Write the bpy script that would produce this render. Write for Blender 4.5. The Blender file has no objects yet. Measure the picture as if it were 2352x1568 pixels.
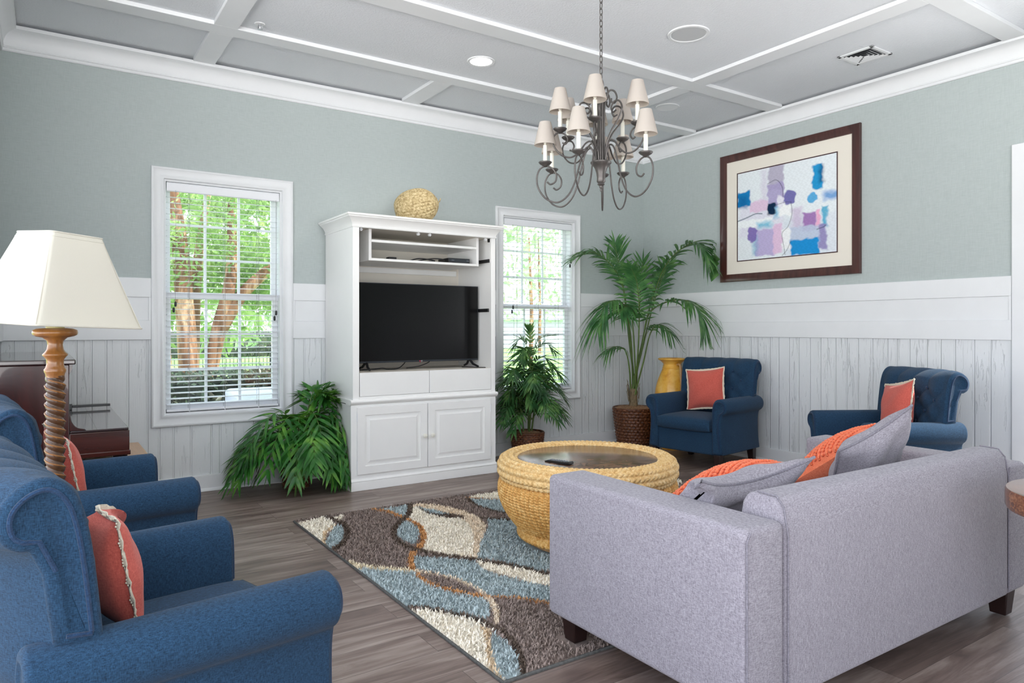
WORLD,SUN,EXPO=2.1,4.0,0.8
import bpy, bmesh, math, random
import numpy as np
from mathutils import Vector, Matrix
random.seed(7); rng = np.random.default_rng(7)
PI = math.pi
COL = bpy.context.scene.collection
SC = bpy.context.scene

# ------------------------------------------------------------------ mesh helpers
class MB:
    def __init__(s): s.v = []; s.f = []; s.m = []
    def add(s, vs, fs, mi=0):
        b = len(s.v); s.v.extend(tuple(p) for p in vs)
        for f in fs: s.f.append(tuple(b+i for i in f)); s.m.append(mi)
        return s
    def box(s, x0, x1, y0, y1, z0, z1, mi=0):
        return s.add([(x0,y0,z0),(x1,y0,z0),(x1,y1,z0),(x0,y1,z0),(x0,y0,z1),(x1,y0,z1),(x1,y1,z1),(x0,y1,z1)],
            [(0,3,2,1),(4,5,6,7),(0,1,5,4),(1,2,6,5),(2,3,7,6),(3,0,4,7)], mi)
    def taper(s, cx, cy, z0, z1, a0, b0, a1, b1, dx=0, dy=0):   # tapered square post
        vs = []
        for z,a,b,ox,oy in ((z0,a0,b0,0,0),(z1,a1,b1,dx,dy)):
            vs += [(cx+ox-a,cy+oy-b,z),(cx+ox+a,cy+oy-b,z),(cx+ox+a,cy+oy+b,z),(cx+ox-a,cy+oy+b,z)]
        return s.add(vs, [(0,3,2,1),(4,5,6,7),(0,1,5,4),(1,2,6,5),(2,3,7,6),(3,0,4,7)])
    def grid(s, P, wu=False, wv=False, mi=0, flip=False):          # P: list of rows of points
        nu, nv = len(P), len(P[0]); b = len(s.v)
        for r in P: s.v.extend(tuple(p) for p in r)
        for i in range(nu if wu else nu-1):
            for j in range(nv if wv else nv-1):
                a,c = b+i*nv+j, b+((i+1)%nu)*nv+j
                d,e = b+((i+1)%nu)*nv+(j+1)%nv, b+i*nv+(j+1)%nv
                s.f.append((a,e,d,c) if flip else (a,c,d,e)); s.m.append(mi)
        return s
    def lathe(s, prof, n=32, cx=0, cy=0, cz=0, capb=True, capt=True):
        rows = [[(cx+r*math.cos(2*PI*k/n), cy+r*math.sin(2*PI*k/n), cz+z) for k in range(n)] for r,z in prof]
        b = len(s.v); s.grid(rows, wv=True, flip=True)
        if capb: s.f.append(tuple(b+k for k in range(n))[::-1]); s.m.append(0)
        if capt: s.f.append(tuple(b+(len(prof)-1)*n+k for k in range(n))); s.m.append(0)
        return s
    def tube(s, path, rad, n=8, cap=True, closed=False, flat=1.0):
        path = [Vector(p) for p in path]; N = len(path)
        rad = rad if hasattr(rad,'__len__') else [rad]*N
        rows = []; prev = None
        for i,p in enumerate(path):
            t = (path[(i+1)%N]-path[i-1]) if closed else (path[min(i+1,N-1)]-path[max(i-1,0)])
            t = t.normalized() if t.length>1e-9 else Vector((0,0,1))
            if prev is None:
                a = Vector((0,0,1)) if abs(t.z)<.9 else Vector((1,0,0))
                nrm = (a - t*a.dot(t)).normalized()
            else:
                nrm = prev - t*prev.dot(t); nrm = nrm.normalized() if nrm.length>1e-6 else prev
            prev = nrm; bn = t.cross(nrm)
            rows.append([p + (nrm*math.cos(2*PI*k/n)*flat + bn*math.sin(2*PI*k/n))*rad[i] for k in range(n)])
        b = len(s.v); s.grid(rows, wu=closed, wv=True)
        if cap and not closed:
            s.f.append(tuple(b+k for k in range(n))); s.m.append(0)
            s.f.append(tuple(b+(N-1)*n+k for k in range(n))[::-1]); s.m.append(0)
        return s
    def ball(s, c, rx, ry=None, rz=None, nu=8, nv=10):
        ry = ry or rx; rz = rz or rx
        rows = []
        for i in range(nu+1):
            th = PI*i/nu; th = min(max(th,1e-3),PI-1e-3)
            rows.append([(c[0]+rx*math.sin(th)*math.cos(2*PI*k/nv), c[1]+ry*math.sin(th)*math.sin(2*PI*k/nv), c[2]-rz*math.cos(th)) for k in range(nv)])
        b = len(s.v); s.grid(rows, wv=True, flip=True)
        s.f.append(tuple(b+k for k in range(nv))[::-1]); s.m.append(0)
        s.f.append(tuple(b+nu*nv+k for k in range(nv))); s.m.append(0)
        return s
    def prism(s, prof, t0, t1, ax='y', capa=True, capb=True):      # prof: closed list of 2D pts; extruded along ax
        def P(a,b,t): return {'y':(a,t,b),'x':(t,a,b),'z':(a,b,t)}[ax]
        n = len(prof); b = len(s.v)
        s.v.extend(P(a,c,t0) for a,c in prof); s.v.extend(P(a,c,t1) for a,c in prof)
        for i in range(n):
            j=(i+1)%n; s.f.append((b+i,b+j,b+n+j,b+n+i)); s.m.append(0)
        if capa: s.f.append(tuple(b+i for i in range(n))[::-1]); s.m.append(0)
        if capb: s.f.append(tuple(b+n+i for i in range(n))); s.m.append(0)
        return s
    def build(s, name, mat, parent=None, ang=40, bevel=0, bseg=2, sub=0, flat=False, fix=True):
        me = bpy.data.meshes.new(name)
        me.from_pydata(s.v, [], s.f)
        mats = mat if isinstance(mat,(list,tuple)) else [mat]
        for m in mats: me.materials.append(m)
        if len(mats)>1: me.polygons.foreach_set('material_index', s.m)
        if fix:
            bm = bmesh.new(); bm.from_mesh(me); bmesh.ops.recalc_face_normals(bm, faces=bm.faces); bm.to_mesh(me); bm.free()
        if not flat:
            me.polygons.foreach_set('use_smooth', [True]*len(me.polygons))
            if ang < 179: me.set_sharp_from_angle(angle=math.radians(ang))
        me.update()
        o = bpy.data.objects.new(name, me); COL.objects.link(o)
        if parent: o.parent = parent
        if bevel:
            b = o.modifiers.new('Bevel','BEVEL'); b.width = bevel; b.segments = bseg; b.limit_method='ANGLE'; b.angle_limit=math.radians(40)
            b.harden_normals = False
        if sub:
            q = o.modifiers.new('Sub','SUBSURF'); q.levels = sub; q.render_levels = sub
        return o

def bezier(pts, n=8):                     # Catmull-Rom through points (any dimension)
    pts = [np.array(p,float) for p in pts]; out=[]
    P = [2*pts[0]-pts[1]]+pts+[2*pts[-1]-pts[-2]]
    for i in range(1,len(P)-2):
        for k in range(n):
            t=k/n; a,b,c,d=P[i-1],P[i],P[i+1],P[i+2]
            out.append(.5*((2*b)+(-a+c)*t+(2*a-5*b+4*c-d)*t*t+(-a+3*b-3*c+d)*t**3))
    out.append(pts[-1]); return [tuple(float(x) for x in q) for q in out]

def tag(o, label=None, cat=None, group=None, kind=None):
    if label: o['label']=label
    if cat: o['category']=cat
    if group: o['group']=group
    if kind: o['kind']=kind
    return o
def thing(name, label, cat, loc=(0,0,0), rz=0, group=None):
    o = bpy.data.objects.new(name, None); COL.objects.link(o); o.empty_display_size=.1
    o.location = loc; o.rotation_euler = (0,0,rz); return tag(o,label,cat,group)
def struct(o): o['kind']='structure'; return o
def kids(o): return [c for c in bpy.data.objects if c.parent is o]
def dup(o, parent=None):
    c = o.copy(); COL.objects.link(c)
    if parent: c.parent = parent
    for k in kids(o): dup(k, c)
    return c

# ------------------------------------------------------------------ materials
def s2l(c): return tuple(((x/255)/12.92 if x/255<=.04045 else (((x/255)+.055)/1.055)**2.4) for x in c)
class NT:
    def __init__(s, name):
        s.m = bpy.data.materials.new(name); s.m.use_nodes=True; s.t=s.m.node_tree; s.N=s.t.nodes; s.L=s.t.links
        s.b = s.N['Principled BSDF']; s.out = s.N['Material Output']; s._tc=None
    def n(s, ty, **kw):
        q = s.N.new(ty)
        for k,v in kw.items():
            if k in q.inputs.keys(): q.inputs[k].default_value = v
            else: setattr(q,k,v)
        return q
    def l(s,a,b): s.L.new(a,b)
    def co(s, scale=(1,1,1), rot=(0,0,0), src='Object'):
        if not s._tc: s._tc = s.N.new('ShaderNodeTexCoord')
        mp = s.N.new('ShaderNodeMapping'); mp.inputs['Scale'].default_value=scale; mp.inputs['Rotation'].default_value=rot
        s.l(s._tc.outputs[src], mp.inputs['Vector']); return mp.outputs['Vector']
    def noise(s, vec, scale=5, detail=3, rough=.5, dist=0):
        q = s.N.new('ShaderNodeTexNoise'); q.inputs['Scale'].default_value=scale; q.inputs['Detail'].default_value=detail
        q.inputs['Roughness'].default_value=rough; q.inputs['Distortion'].default_value=dist
        s.l(vec,q.inputs['Vector']); return q.outputs['Fac']
    def ramp(s, fac, stops, interp='LINEAR'):
        q = s.N.new('ShaderNodeValToRGB'); q.color_ramp.interpolation=interp; e=q.color_ramp.elements
        while len(e)<len(stops): e.new(.5)
        for i,(p,c) in enumerate(stops):
            e[i].position=p; e[i].color=(*c,1) if hasattr(c,'__len__') else (c,c,c,1)
        s.l(fac,q.inputs['Fac']); return q.outputs['Color']
    def math(s, op, a, b=None):
        q = s.N.new('ShaderNodeMath'); q.operation=op
        for i,x in enumerate((a,b)):
            if x is None: continue
            if isinstance(x,(int,float)): q.inputs[i].default_value=x
            else: s.l(x,q.inputs[i])
        return q.outputs[0]
    def mix(s, fac, a, b, blend='MIX'):
        q = s.N.new('ShaderNodeMix'); q.data_type='RGBA'; q.blend_type=blend
        for i,x in ((0,fac),(6,a),(7,b)):
            if isinstance(x,(int,float)): q.inputs[i].default_value=x
            elif isinstance(x,tuple): q.inputs[i].default_value=(*x,1)
            else: s.l(x,q.inputs[i])
        return q.outputs[2]
    def col(s,c):
        if isinstance(c,tuple): s.b.inputs['Base Color'].default_value=(*c,1)
        else: s.l(c,s.b.inputs['Base Color'])
        return s
    def set(s, rough=.5, spec=.5, metal=0, sheen=0, coat=0):
        s.b.inputs['Roughness'].default_value=rough; s.b.inputs['Specular IOR Level'].default_value=spec
        s.b.inputs['Metallic'].default_value=metal; s.b.inputs['Sheen Weight'].default_value=sheen; s.b.inputs['Coat Weight'].default_value=coat
        return s
    def bump(s, h, strength=.3, dist=.01):
        q = s.N.new('ShaderNodeBump'); q.inputs['Strength'].default_value=strength; q.inputs['Distance'].default_value=dist
        s.l(h,q.inputs['Height']); s.l(q.outputs['Normal'],s.b.inputs['Normal']); return s

def plain(name, rgb, rough=.5, spec=.5, metal=0, var=.0, sc=30, bump=0, bsc=200, coat=0):
    t = NT(name); c = s2l(rgb)
    if var:
        f = t.noise(t.co(), sc, 4)
        t.col(t.ramp(f, [(.3,tuple(x*(1-var) for x in c)),(.7,tuple(min(1,x*(1+var)) for x in c))]))
    else: t.col(c)
    t.set(rough,spec,metal,coat=coat)
    if bump: t.bump(t.noise(t.co(), bsc, 3), bump, .003)
    return t.m
def fabric(name, lo, hi, scale=1.0, rough=.9, sheen=.15, bump=.25):    # woven cloth, heathered threads
    t = NT(name)
    a = t.noise(t.co((620*scale,620*scale,110*scale)),1,2)
    b = t.noise(t.co((120*scale,120*scale,640*scale)),1,2)
    c = t.noise(t.co(),9,3)
    f = t.math('ADD', t.math('MULTIPLY',a,.5), t.math('MULTIPLY',b,.5))
    colr = t.ramp(f,[(.33,s2l(lo)),(.66,s2l(hi))])
    colr = t.mix(t.math('MULTIPLY',c,.25), colr, s2l(lo))
    t.col(colr).set(rough,.2,sheen=sheen); t.b.inputs['Sheen Roughness'].default_value=.6
    t.bump(f,bump,.002); return t.m
def wood(name, lo, hi, axis='z', sc=1.0, rough=.35, coat=.2, spec=.5):
    t = NT(name); k = {'x':(2,26,26),'y':(26,2,26),'z':(26,26,2)}[axis]
    k = tuple(q*sc for q in k)
    f = t.noise(t.co(k),1,5,.6,.6); g = t.noise(t.co(tuple(q*4 for q in k)),1,3)
    h = t.math('ADD', t.math('MULTIPLY',f,.75), t.math('MULTIPLY',g,.25))
    t.col(t.ramp(h,[(.3,s2l(lo)),(.7,s2l(hi))])).set(rough,spec,coat=coat); t.bump(g,.08,.002); return t.m

M = {}
def mk():
    # sage wall covering with a fine horizontal weave
    t = NT('sage_wallpaper'); w = t.noise(t.co((18,18,420)),1,3); w2=t.noise(t.co((300,300,18)),1,2)
    f = t.math('ADD', t.math('MULTIPLY',w,.6), t.math('MULTIPLY',w2,.4))
    t.col(t.ramp(f,[(.3,s2l((172,181,180))),(.7,s2l((188,197,196)))])).set(.75,.25); t.bump(f,.12,.002); M['wall']=t.m
    M['trim'] = plain('white_trim_paint',(230,232,234),.42,.4,var=.015,sc=6)
    t = NT('ceiling_paint'); f=t.noise(t.co(),75,4,.65)
    t.col(s2l((228,231,235))).set(.85,.2); t.bump(t.ramp(f,[(.42,0.0),(.58,1.0)]),.35,.004); M['ceil']=t.m
    # rough sawn white panelling: vertical grooves, torn grain
    t = NT('rough_sawn_white_panelling')
    tc = t.co((1,1,1)); sep=t.n('ShaderNodeSeparateXYZ'); t.l(tc,sep.inputs[0])
    s = t.math('ADD', sep.outputs[0], sep.outputs[1])
    cell = t.math('MULTIPLY', s, 1/.105)
    jit = t.n('ShaderNodeTexWhiteNoise',noise_dimensions='1D'); t.l(t.math('FLOOR',cell),jit.inputs['W'])
    fr = t.math('FRACT', cell)
    edge = t.math('ABSOLUTE', t.math('SUBTRACT', fr, t.math('ADD',t.math('MULTIPLY',jit.outputs[0],.5),.25)))
    groove = t.ramp(edge,[(0,0.0),(.035,0.0),(.075,1.0)])
    tear = t.noise(t.co((40,40,4.6)),1,4,.6,1.5)
    tear2= t.noise(t.co((16,16,1.5)),1,2,.5,.4)
    torn = t.mix(1.0, t.ramp(tear,[(.54,1.0),(.63,.25)]), t.ramp(tear2,[(.42,1.0),(.6,0.0)]),'ADD')
    fine = t.noise(t.co((160,160,9)),1,3)
    h = t.math('ADD', t.math('MULTIPLY', t.math('MINIMUM',groove,torn), 1.0), t.math('MULTIPLY',fine,.18))
    t.col(s2l((226,229,231))).set(.5,.35); t.bump(h,.8,.006); M['panel']=t.m
    # vinyl plank floor, planks along X
    t = NT('dark_plank_floor')
    br = t.n('ShaderNodeTexBrick'); br.offset=.37; br.inputs['Scale'].default_value=1; br.inputs['Brick Width'].default_value=1.22; br.inputs['Row Height'].default_value=.178
    br.inputs['Mortar Size'].default_value=.0011; br.inputs['Mortar Smooth'].default_value=.4; br.inputs['Bias'].default_value=0
    br.inputs['Color1'].default_value=(0,0,0,1); br.inputs['Color2'].default_value=(1,1,1,1); br.inputs['Mortar'].default_value=(.5,.5,.5,1)
    t.l(t.co(),br.inputs['Vector'])
    off = t.n('ShaderNodeVectorMath',operation='ADD'); t.l(t.co((1.6,17,1)),off.inputs[0])
    sc2 = t.n('ShaderNodeVectorMath',operation='SCALE'); sc2.inputs['Scale'].default_value=23; t.l(br.outputs['Color'],sc2.inputs[0]); t.l(sc2.outputs[0],off.inputs[1])
    g = t.noise(off.outputs[0],1.1,6,.62,1.1); g2=t.noise(t.co((6,150,1)),1,3)
    tone = t.math('ADD', t.math('MULTIPLY',g,.8), t.math('ADD',t.math('MULTIPLY',g2,.12), t.math('MULTIPLY',br.outputs['Color'],.16)))
    c = t.ramp(tone,[(.3,s2l((76,62,57))),(.52,s2l((120,103,96))),(.75,s2l((164,149,141)))])
    c = t.mix(t.math('MULTIPLY',br.outputs['Fac'],.7), c, s2l((40,33,30)))
    t.col(c).set(.4,.5); t.l(t.ramp(g2,[(.3,.36),(.7,.5)]),t.b.inputs['Roughness'])
    t.bump(t.math('SUBTRACT',t.math('MULTIPLY',tone,.3),br.outputs['Fac']),.25,.0015); M['floor']=t.m
    M['navy']=fabric('navy_upholstery',(16,37,57),(44,78,109),1.0,sheen=.06)
    M['navy_dark']=fabric('navy_piping',(16,36,62),(34,64,98),1.0)
    M['grey']=fabric('grey_upholstery',(112,107,116),(176,171,180),.9,bump=.35)
    M['grey_pipe']=fabric('grey_piping',(100,96,106),(150,146,156),.9)
    M['coral']=fabric('coral_linen',(186,78,66),(222,112,98),.8)
    M['orange']=fabric('orange_knit',(226,104,66),(250,146,106),.6)
    M['lace']=fabric('cream_lace',(205,190,165),(240,232,215),.8)
    M['armoire']=plain('white_cabinet_lacquer',(240,240,238),.38,.45,var=.012,sc=5)
    M['armoire_in']=plain('cabinet_interior',(222,216,205),.5,.4,var=.03,sc=4)
    M['black']=plain('black_plastic',(20,21,23),.35,.5)
    M['dark_leg']=plain('espresso_wood',(38,22,20),.35,.5,var=.2,sc=20)
    M['iron']=plain('pewter_iron',(92,88,86),.40,.5,metal=.5,var=.25,sc=25,bump=.15,bsc=60)
    M['candle']=plain('ivory_sleeve',(236,234,222),.45)
    t = NT('linen_shade'); t.col(s2l((208,201,194))).set(.85,.2)
    tr=t.n('ShaderNodeBsdfTranslucent'); tr.inputs['Color'].default_value=(*s2l((226,214,202)),1)
    mx=t.n('ShaderNodeMixShader'); mx.inputs[0].default_value=.35; t.l(t.b.outputs[0],mx.inputs[1]); t.l(tr.outputs[0],mx.inputs[2]); t.l(mx.outputs[0],t.out.inputs[0])
    t.bump(t.noise(t.co((220,220,60)),1,2),.2,.002); M['shade']=t.m
    t = NT('ivory_lampshade'); t.col(s2l((222,219,208))).set(.8,.2)
    tr=t.n('ShaderNodeBsdfTranslucent'); tr.inputs['Color'].default_value=(*s2l((224,218,202)),1)
    mx=t.n('ShaderNodeMixShader'); mx.inputs[0].default_value=.3; t.l(t.b.outputs[0],mx.inputs[1]); t.l(tr.outputs[0],mx.inputs[2]); t.l(mx.outputs[0],t.out.inputs[0])
    t.bump(t.noise(t.co((300,300,80)),1,2),.12,.002); M['lampshade']=t.m
    M['lampwood']=wood('antique_gold_brown_wood',(44,28,16),(104,66,34),'z',.6,.38,.3)
    M['lampgold']=wood('gold_rubbed_wood',(104,62,26),(172,116,54),'z',.6,.34,.3)
    M['mahogany']=wood('mahogany',(28,10,10),(62,24,20),'z',.5,.22,.5)
    M['mahogany_x']=wood('mahogany_rail',(34,13,11),(72,32,24),'x',.5,.22,.5)
    M['pianotop']=plain('polished_piano_lid',(52,40,40),.12,.6,var=.15,sc=5,coat=.6)
    M['birch']=wood('light_birch',(176,128,84),(212,168,120),'y',.5,.35,.2)
    M['burl']=None
    t=NT('burl_wood'); f=t.noise(t.co(),34,6,.7,2.5); g=t.noise(t.co((20,20,60)),1,4,.6,1.5)
    t.col(t.ramp(t.math('ADD',t.math('MULTIPLY',f,.7),t.math('MULTIPLY',g,.3)),[(.35,s2l((58,32,20))),(.5,s2l((120,72,44))),(.68,s2l((176,122,84)))])).set(.22,.5,coat=.5); M['burl']=t.m
    t=NT('tabletop_stone_veneer'); f=t.noise(t.co(),14,6,.65,1.2)
    t.col(t.ramp(f,[(.35,s2l((70,50,42))),(.6,s2l((132,100,82)))])).set(.17,.5,coat=0); M['tabletop']=t.m
    t=NT('woven_seagrass'); f=t.noise(t.co(),38,4,.7); g=t.noise(t.co(),170,3)
    t.col(t.ramp(t.math('ADD',t.math('MULTIPLY',f,.6),t.math('MULTIPLY',g,.4)),[(.34,s2l((172,116,54))),(.5,s2l((214,162,88))),(.66,s2l((238,204,140)))])).set(.55,.4); M['seagrass']=t.m
    t=NT('woven_seagrass_pale'); f=t.noise(t.co(),38,4,.7); g=t.noise(t.co(),170,3)
    t.col(t.ramp(t.math('ADD',t.math('MULTIPLY',f,.6),t.math('MULTIPLY',g,.4)),[(.34,s2l((194,146,84))),(.5,s2l((228,190,128))),(.66,s2l((244,222,176)))])).set(.55,.4); M['seagrass_pale']=t.m
    t=NT('dark_wicker'); f=t.noise(t.co(),60,4,.7)
    t.col(t.ramp(f,[(.35,s2l((50,26,16))),(.55,s2l((108,64,40))),(.7,s2l((158,104,66)))])).set(.45,.45); M['wicker']=t.m
    t=NT('straw'); f=t.noise(t.co(),55,4,.7)
    t.col(t.ramp(f,[(.35,s2l((136,114,76))),(.5,s2l((188,168,124))),(.66,s2l((216,200,162)))])).set(.6,.3); M['straw']=t.m
    t=NT('ochre_glaze'); f=t.noise(t.co(),7,5,.65)
    t.col(t.ramp(f,[(.32,s2l((196,122,36))),(.5,s2l((232,172,62))),(.7,s2l((244,200,100)))])).set(.35,.5,coat=.2); t.bump(f,.1,.01); M['ochre']=t.m
    M['soil']=plain('coir_moss',(156,122,96),.95,.1,var=.4,sc=60,bump=.8,bsc=90)
    def leaf(name,a,b,c,tl=.22,sc=9):
        t=NT(name); f=t.noise(t.co(),sc,3)
        t.col(t.ramp(f,[(.3,s2l(a)),(.5,s2l(b)),(.72,s2l(c))])).set(.38,.45)
        tr=t.n('ShaderNodeBsdfTranslucent'); tr.inputs['Color'].default_value=(*s2l(c),1)
        mx=t.n('ShaderNodeMixShader'); mx.inputs[0].default_value=tl; t.l(t.b.outputs[0],mx.inputs[1]); t.l(tr.outputs[0],mx.inputs[2]); t.l(mx.outputs[0],t.out.inputs[0]); return t.m
    M['leaf']=leaf('palm_leaf',(34,78,46),(62,116,62),(124,168,96))
    M['leaf_bush']=leaf('areca_leaf',(22,70,26),(46,114,40),(118,170,66))
    M['leaf_dark']=leaf('parlor_palm_leaf',(26,60,36),(50,98,52),(120,160,84))
    M['stalk']=plain('palm_stalk',(92,116,58),.5,.4,var=.3,sc=12)
    M['bark']=plain('fibrous_trunk',(132,116,92),.9,.1,var=.35,sc=40,bump=.8,bsc=70)
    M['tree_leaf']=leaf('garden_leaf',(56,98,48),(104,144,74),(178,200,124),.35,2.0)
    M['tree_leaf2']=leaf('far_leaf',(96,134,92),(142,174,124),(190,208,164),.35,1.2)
    M['hedge_leaf']=leaf('hedge_leaf',(34,50,36),(62,84,58),(120,112,100),.2,6)
    t=NT('crape_bark'); f=t.noise(t.co((5,5,1.2)),1,4,.6,1); t.col(t.ramp(f,[(.35,s2l((96,66,48))),(.5,s2l((142,102,78))),(.68,s2l((214,180,150)))])).set(.75,.2); M['treebark']=t.m
    t=NT('lawn_grass'); f=t.noise(t.co(),.5,5,.6); g=t.noise(t.co(),26,3)
    t.col(t.ramp(t.math('ADD',t.math('MULTIPLY',f,.6),t.math('MULTIPLY',g,.4)),[(.35,s2l((112,160,84))),(.65,s2l((176,212,128)))])).set(.9,.1); M['lawn']=t.m
    M['asphalt']=plain('pale_asphalt',(172,180,194),.8,.2,var=.1,sc=3)
    M['acmetal']=plain('painted_unit_metal',(196,200,210),.5,.4,var=.04,sc=8)
    M['blackiron']=plain('black_iron',(24,26,28),.5,.4)
    M['blind']=plain('blind_white',(236,238,242),.45,.4)
    M['cord']=plain('grey_cord',(150,150,150),.8,.1)
    t=NT('pane_glass'); t.N.remove(t.b)
    tp=t.n('ShaderNodeBsdfTransparent'); tp.inputs['Color'].default_value=(.97,.985,.98,1); gl=t.n('ShaderNodeBsdfGlossy'); gl.inputs['Roughness'].default_value=.02
    mx=t.n('ShaderNodeMixShader'); mx.inputs[0].default_value=.05; t.l(tp.outputs[0],mx.inputs[1]); t.l(gl.outputs[0],mx.inputs[2]); t.l(mx.outputs[0],t.out.inputs[0]); M['glass']=t.m
    M['screen']=plain('tv_screen',(4,4,5),.2,.28)
    M['tvframe']=plain('tv_bezel',(34,40,48),.4,.5)
    M['artframe']=wood('dark_walnut_frame',(52,26,24),(88,50,44),'z',.7,.3,.3)
    M['mat']=plain('cream_mat_board',(236,230,218),.8,.1)
    M['fillet']=plain('dark_fillet',(64,36,40),.4,.4)
    M['chrome']=plain('brushed_reflector',(225,225,228),.18,.5,metal=1)
    M['grille']=plain('speaker_grille',(196,198,200),.7,.2)
    M['ventdark']=plain('duct_shadow',(70,72,76),.9,.1)
    t=NT('lamp_glow'); t.b.inputs['Emission Color'].default_value=(1,.97,.93,1); t.b.inputs['Emission Strength'].default_value=6; M['glow']=t.m
    M['brass']=plain('socket_ivory',(206,198,140),.4,.4)
    M['logo']=plain('logo_rose',(220,60,90),.4); M['logow']=plain('logo_white',(235,235,235),.4)
    M['bluepad']=plain('button_grey',(120,124,132),.5)
    for nm,at in (('rug_pile','Col'),('print','Col')):
        t=NT(nm); q=t.n('ShaderNodeVertexColor',layer_name='Col'); t.col(q.outputs['Color']).set(.95 if nm=='rug_pile' else .6,.1)
        M[nm]=t.m
    M['rugback']=plain('rug_backing',(92,92,90),.95,.1,var=.2,sc=80)
mk()
# ------------------------------------------------------------------ room shell
XL, XR, YB = -.225, 5.432, 5.547
ZC, ZBRD = 3.142, 3.115
W1 = (.637,1.634,.490,2.345); W2 = (3.522,4.536,.484,2.339)       # casing outlines x0,x1,z0,z1
CW = .084
def wall_cells(us, zs, holes, fn):
    mb = MB()
    for a,b in zip(us[:-1],us[1:]):
        for c,d in zip(zs[:-1],zs[1:]):
            m=((a+b)/2,(c+d)/2)
            if any(h[0]<m[0]<h[1] and h[2]<m[1]<h[3] for h in holes): continue
            fn(mb,a,b,c,d,0 if m[1]>1.53 else 1)
    return mb
holes=[(w[0]+CW-.004,w[1]-CW+.004,w[2]+CW-.004,w[3]-CW+.004) for w in (W1,W2)]
us=sorted({XL-.15,XR+.15,*[h[0] for h in holes],*[h[1] for h in holes]}); zs=sorted({-.05,1.54,ZC,*[h[2] for h in holes],*[h[3] for h in holes]})
o=wall_cells(us,zs,holes,lambda mb,a,b,c,d,m: mb.box(a,b,YB,YB+.15,c,d,m)).build('wall_back',[M['wall'],M['panel']],flat=True,fix=False); struct(o)
DH=(.95,1.955,-.1,2.34)                                            # cased opening in the right wall
ys=[-3.0,DH[0],DH[1],YB]; zs=[-.05,1.54,DH[3],ZC]
o=wall_cells(ys,zs,[DH],lambda mb,a,b,c,d,m: mb.box(XR,XR+.15,a,b,c,d,m)).build('wall_right',[M['wall'],M['panel']],flat=True,fix=False); struct(o)
o=wall_cells([3.95,YB],[-.05,1.54,ZC],[],lambda mb,a,b,c,d,m: mb.box(XL-.15,XL,a,b,c,d,m)).build('wall_left',[M['wall'],M['panel']],flat=True,fix=False); struct(o)
struct(MB().box(1.9,XR+.15,-3.15,-3.0,-.05,ZC).build('wall_front_blocker',M['wall'],flat=True))  # unseen wall added to block rear light; cut short to let some in
struct(MB().box(-3.2,XR+.15,-3.0,YB+.15,-.08,0).build('floor',M['floor'],flat=True))
struct(MB().box(-1.3,XR+.15,-3.0,YB+.15,ZC,ZC+.12).build('ceiling',M['ceil'],flat=True))
ntrim=[0]
def trim(mb, bevel=.0025, ang=40):
    ntrim[0]+=1; return struct(mb.build('trim_%d'%ntrim[0],M['trim'],bevel=bevel,ang=ang))
# flat ceiling boards
A0,A1,B0,B1,C0,C1=4.73,4.868,3.765,3.915,1.945,2.078
x0,x1=XL+.085,XR-.085
for (a,b) in ((A0,A1),(B0,B1),(C0,C1)): trim(MB().box(x0,x1,a,b,ZBRD,ZC))
for (a,b,segs) in ((.90,1.045,((A1,YB-.085),(B1,A0),(C1,B0))),(2.53,2.688,((A1,YB-.085),)),(4.21,4.362,((A1,YB-.085),(B1,A0),(C1,B0),(0,C0)))):
    for c,d in segs: trim(MB().box(a,b,c,d,ZBRD,ZC))
# crown moulding
CP=[(0,2.972),(.010,2.972),(.014,2.978),(.014,2.990),(.020,2.994),(.020,3.000),(.016,3.004)]+[(.016+.055*(1-math.cos(t))*.95,3.004+.088*math.sin(t)) for t in (.2,.45,.7,.95,1.2,1.45)]+[(.074,3.098),(.086,3.100),(.086,3.122),(0,3.122)]
def sweep(fn0,fn1):
    mb=MB(); mb.grid([[fn0(p,z) for p,z in CP],[fn1(p,z) for p,z in CP]],wv=True); return mb
trim(sweep(lambda p,z:(XL+p,YB-p,z),lambda p,z:(XR-p,YB-p,z)),0,25)
trim(sweep(lambda p,z:(XR-p,YB-p,z),lambda p,z:(XR-p,-2,z)),0,25)
trim(sweep(lambda p,z:(XL+p,YB-p,z),lambda p,z:(XL+p,3.95,z)),0,25)
# horizontal board band (top board, recessed panel, lower board) and baseboards
ZR=(1.1155,1.252,1.414,1.549)
def band_back(x0,x1):
    trim(MB().box(x0,x1,YB-.018,YB,ZR[2],ZR[3])); trim(MB().box(x0,x1,YB-.018,YB,ZR[0],ZR[1])); trim(MB().box(x0,x1,YB-.007,YB,ZR[1],ZR[2]))
for a,b in ((XL,W1[0]),(W1[1],W2[0]),(W2[1],XR-.018)): band_back(a,b)
for a,b in ((W1[0]-.016,W1[0]),(W1[1],W1[1]+.014),(W2[1],W2[1]+.016)): trim(MB().box(a,b,YB-.018,YB,ZR[1],ZR[2]),.001)
for a,b,c in ((ZR[2],ZR[3],.018),(ZR[0],ZR[1],.018),(ZR[1],ZR[2],.007)): trim(MB().box(XR-c,XR,2.055,YB-(.018 if c>.01 else .007),a,b))
trim(MB().box(XR-.018,XR,2.055,2.070,ZR[1],ZR[2]),.001)
for a,b,c in ((ZR[2],ZR[3],.018),(ZR[0],ZR[1],.018)): trim(MB().box(XL,XL+c,3.95,YB-.018,a,b))
def base(nm,mb): struct(mb.build(nm,M['trim'],bevel=.003))
base('baseboard_back',MB().box(XL,XR-.016,YB-.016,YB,0,.118).prism([(YB-.016,0),(YB-.032,0),(YB-.030,.012),(YB-.024,.02),(YB-.016,.024)],XL,XR-.016,'x'))
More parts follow.
